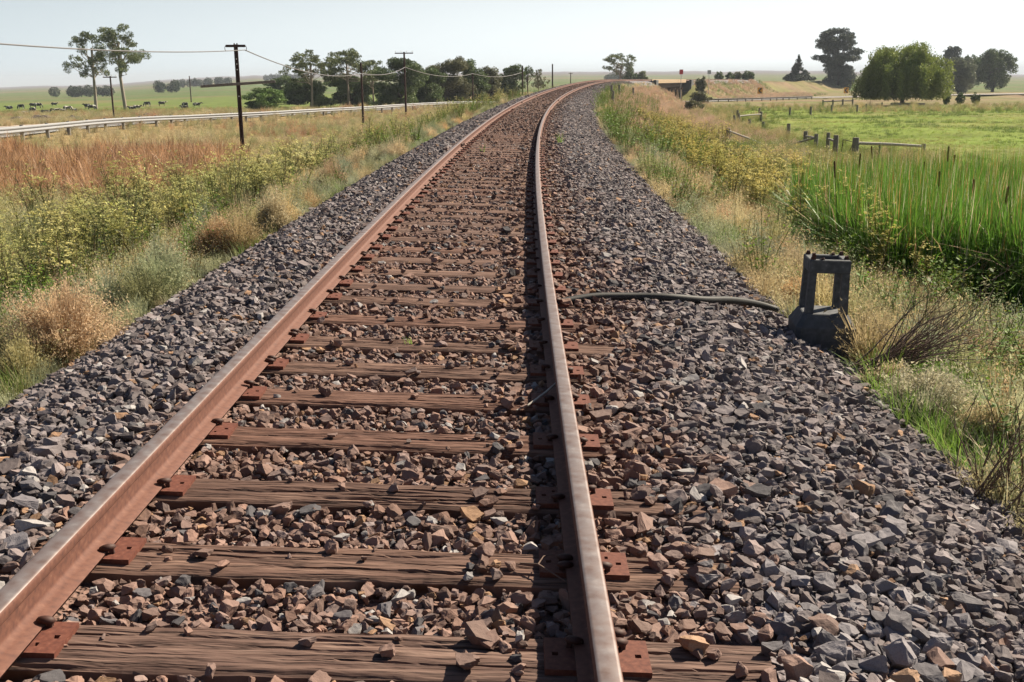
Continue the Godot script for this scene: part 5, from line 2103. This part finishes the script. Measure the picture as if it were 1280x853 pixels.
	# green reeds standing in the ditch
	for i in 20000:
		var x := rng.randf_range(4.7, 15.5)
		var z := rng.randf_range(10.5, 22.5)
		var edge := patch.get_noise_2d(x * 5.0, z * 5.0) * 1.6
		if x < 4.85 + edge * 0.35 + maxf(0.0, z - 19.0) * 0.42 or z < 13.9 - (x - 4.8) * 1.15 + edge * 0.6 or z > 21.5 + edge + (x - 7.0) * 0.35 or z < 10.8:
			continue
		var p := ground_at(x, -z)
		p.y -= 0.12
		add.call("green_reeds", cattail if rng.randf() < 0.004 else reeds, spot(p, rng.randf_range(0.88, 1.06), 0.06), vary.call(Color(1.05, 1.05, 1.0)))
	# dry brown reeds on the left
	for i in 8500:
		var x := rng.randf_range(-24.0, -8.0)
		var z := rng.randf_range(25.0, 52.0)
		var n := patch.get_noise_2d(x * 2.0, z * 2.0) * 4.0
		if x > -8.6 - (z - 26.0) * 0.1 + n * 0.3 or z < 26.5 + n + maxf(0.0, -13.0 - x) * 0.5 or z > 46.0 + n - (x + 10.0) * -0.2:
			continue
		add.call("brown_reeds", browns, spot(ground_at(x, -z), rng.randf_range(0.5, 1.1), 0.22), vary.call(Color(1.0, 0.9, 0.84) * rng.randf_range(0.7, 1.15)))
	# dry grass of the left flat
	for i in 15000:
		var x := -5.0 - 60.0 * pow(rng.randf(), 1.3)
		var z := logs(16.0, 150.0)
		var q := su(x, -z)
		if q.y > -6.5 or road_at(x, -z).x < 4.6:
			continue
		var n := patch.get_noise_2d(x * 1.2, z * 1.2) + rng.randfn() * 0.15
		var c := Color(0.5, 0.42, 0.25) if n > 0.0 else Color(0.36, 0.35, 0.18) if n > -0.35 else Color(0.42, 0.26, 0.16)
		var size := rng.randf_range(0.8, 1.4) * lerpf(1.0, 1.5, smoothstep(40.0, 110.0, z))
		if rng.randf() < 0.55:
			add.call("dry_field_grass", seeds, spot(ground_at(x, -z), size), vary.call(c))
		else:
			add.call("dry_field_grass", fine_tuft, spot(ground_at(x, -z), size), vary.call(c))
	# right-hand rough grass between verge and paddock, then the paddock
	for i in 9000:
		var z := logs(18.0, 160.0)
		var x := 5.0 + rng.randf() * 0.55 * z
		var q := su(x, -z)
		if q.y < 8.0 or q.y > 15.0 + patch.get_noise_2d(x, z) * 4.0 and q.x < 120.0 or z < 22.5 and x > 5.0 or road_at(x, -z).x < 5.2:
			continue
		var n := patch.get_noise_2d(x * 1.5, z * 1.5) + rng.randfn() * 0.12
		var c := Color(0.42, 0.34, 0.18) if n > 0.05 else Color(0.27, 0.27, 0.1) if n > -0.25 else Color(0.17, 0.22, 0.06)
		add.call("rough_grass", fine_tuft if rng.randf() < 0.6 else seeds, spot(ground_at(x, -z), rng.randf_range(0.8, 1.5) * lerpf(1.0, 1.4, smoothstep(50.0, 120.0, z))), vary.call(c))
	for i in 16000:
		var z := logs(21.0, 165.0)
		var x := 10.0 + rng.randf() * 0.6 * z
		var q := su(x, -z)
		if q.y < 12.0 or q.x > 163.0:
			continue
		var n := patch.get_noise_2d(x * 1.3 + 20.0, z * 1.3) + rng.randfn() * 0.1
		var c := Color(0.24, 0.33, 0.06) if n > -0.1 else Color(0.14, 0.2, 0.05)
		if n > 0.2:
			c = Color(0.34, 0.34, 0.12)
		add.call("paddock_grass", shorts, spot(ground_at(x, -z), rng.randf_range(0.5, 1.1) * lerpf(0.8, 1.5, smoothstep(30.0, 120.0, z)) * (1.5 if n < -0.1 else 1.0)), vary.call(c))
	# grass beyond the road on the left and on the embankment past the bridge
	for i in 6000:
		var z := rng.randf_range(70.0, 190.0)
		var x := -22.0 - rng.randf() * 0.55 * z
		if road_at(x, -z).x < 6.0 or su(x, -z).y > -30.0:
			continue
		add.call("dry_field_grass", seeds if rng.randf() < 0.5 else fine_tuft, spot(ground_at(x, -z), rng.randf_range(0.9, 1.5)), vary.call(Color(0.38, 0.31, 0.15) if rng.randf() < 0.5 else Color(0.28, 0.28, 0.1)))
	for i in 5000:
		var s := rng.randf_range(180.0, 330.0)
		var u := rng.randf_range(2.8, 22.0)
		if bridge.call(s):
			continue
		var p: Vector3 = at_.call(s, u)
		if road_at(p.x, p.z).x < 5.6:
			continue
		var n := patch.get_noise_2d(p.x, p.z) + rng.randfn() * 0.1
		add.call("embankment_grass", seeds if n > 0 else fine_tuft, spot(p, rng.randf_range(1.3, 2.3)), vary.call(pinkish if n > -0.05 else olive if n > -0.25 else Color(0.15, 0.21, 0.06)))
	var say := {"verge_grass": "straw and grey-green grass growing along both edges of the ballast", "leafy_weeds": "green leafy weeds among the verge grass", "fennel": "wild fennel with flat yellow flower heads on both sides of the line", "green_reeds": "dense stand of tall green reeds in the wet ditch on the right", "brown_reeds": "bed of dry rust-brown reeds on the left flat", "dry_field_grass": "dry brown grass on the flat towards the road", "rough_grass": "rough straw-coloured grass between the line and the paddock fence", "paddock_grass": "short bright green grass of the right-hand paddock", "embankment_grass": "pinkish dry grass on the embankment past the bridge"}
	var parents := {}
	for key in sets:
		var called: String = key.get_slice("|", 0)
		var q = sets[key]
		if not parents.has(called):
			var m: Material = M.flower if called == "fennel" else M.reed if called.ends_with("reeds") else M.grass
			parents[called] = scatter(called, q[0], m, q[1], q[2], say[called])
		else:
			var m: Material = M.flower if called == "fennel" else M.reed if called.ends_with("reeds") else M.grass
			scatter("tufts", q[0], m, q[1], q[2], "", parents[called])
	clumps()

func clumps() -> void:
	# the clumps one can point at
	var list := [
		["grass_clump", -3.3, 7.75, 0.62, 0.62, "big fluffy straw-coloured clump against the ballast at the left edge", Color(0.5, 0.4, 0.25), Color(0.62, 0.46, 0.3)],
		["grass_clump", -3.75, 8.9, 0.5, 0.4, "tan clump just behind the big one at the left edge", Color(0.42, 0.37, 0.22), Color(0.58, 0.45, 0.28)],
		["grass_clump", -3.45, 10.4, 0.58, 0.55, "grey-green dome-shaped clump second along the left ballast edge", Color(0.3, 0.34, 0.2), Color(0.42, 0.43, 0.28)],
		["grass_clump", -2.85, 10.1, 0.42, 0.32, "small pale tan clump in front of the grey-green dome", Color(0.48, 0.37, 0.22), Color(0.62, 0.45, 0.28)],
		["grass_clump", -3.6, 13.2, 0.5, 0.5, "rusty tan clump on the left edge beyond the grey-green dome", Color(0.45, 0.34, 0.19), Color(0.58, 0.4, 0.24)],
		["grass_clump", -3.2, 14.6, 0.45, 0.36, "pale grass clump leaning over the left ballast before the yellow fennel", Color(0.4, 0.37, 0.22), Color(0.52, 0.44, 0.28)],
		["grass_clump", -4.2, 21.3, 0.55, 0.5, "straw clump on the left verge level with the first rail joint", Color(0.45, 0.36, 0.21), Color(0.6, 0.47, 0.3)],
		["grass_clump", 2.75, 9.9, 0.36, 0.36, "golden brown clump at the end of the black pipe", Color(0.42, 0.29, 0.15), Color(0.6, 0.42, 0.23)],
		["grass_clump", 3.05, 11.6, 0.45, 0.4, "straw clump on the right ballast edge beyond the golden brown one", Color(0.42, 0.36, 0.22), Color(0.55, 0.45, 0.3)],
		["grass_clump", 2.62, 6.55, 0.4, 0.4, "silvery clump at the ballast edge before the dead stalks", Color(0.36, 0.36, 0.22), Color(0.52, 0.48, 0.34)],
		["grass_clump", 2.86, 6.1, 0.42, 0.4, "sunlit tan clump nearest the bare reddish twigs", Color(0.42, 0.36, 0.2), Color(0.56, 0.46, 0.28)],
		["grass_clump", 2.58, 7.15, 0.2, 0.24, "small straw tuft on the stones below the concrete pedestal", Color(0.42, 0.38, 0.22), Color(0.56, 0.47, 0.3)],
		["grass_clump", 3.4, 4.6, 0.45, 0.45, "dry grass clump at the lower right edge of the photo", Color(0.42, 0.37, 0.2), Color(0.52, 0.44, 0.28)],
		["grass_clump", 4.9, 9.2, 0.7, 0.6, "rust-tinted dry clump between the pedestal and the green reeds", Color(0.4, 0.28, 0.14), Color(0.52, 0.37, 0.2)]]
	var k := 0
	for q in list:
		var at := ground_at(q[1], -q[2])
		var r := RandomNumberGenerator.new()
		r.seed = 900 + k
		var t := thing(q[0], at, q[5], "grass clump", "clumps along the ballast edge")
		var st: Variant = dome(900 + k, 1500, q[3] * 0.9, q[4] * 0.72, q[7] * 0.92, 5)
		part("stalks", st, M.grass, t).set_meta("kind", "stuff")
		part("green_blades", tuft(930 + k, 40, q[3] * 0.6, q[4] * 0.5, 0.007, 0.5, Color(0.16, 0.23, 0.065), Color(0.16, 0.23, 0.065)), M.grass, t).set_meta("kind", "stuff")
		k += 1
	for q in [[-0.62, 6.47, 0.16, "single green grass shoot between two sleepers left of the middle"], [1.05, 26.2, 0.42, "small green weed growing in the ballast right of the right rail"], [2.78, 7.75, 0.4, "broad green blades growing beside the pedestal's foot"], [-0.62, 23.0, 0.3, "little green weed between the rails far along the line"]]:
		var p := on_track(q[1], 0, 0)
		p = Vector3(q[0] if q[1] < 10.0 else p.x + q[0] + 0.3, 0, -q[1])
		var w := su(p.x, p.z)
		p.y = maxf(bed_y(w.x, w.y) - 0.02, ground(p.x, p.z))
		var o := part("grass_sprout", tuft(960 + k, 9 if q[2] < 0.35 else 22, q[2], q[2] * 0.2, 0.012, 0.4, Color(0.2, 0.3, 0.07), Color(0.2, 0.3, 0.07)), M.grass)
		o.position = p
		tag(o, q[3], "weed")
		k += 1
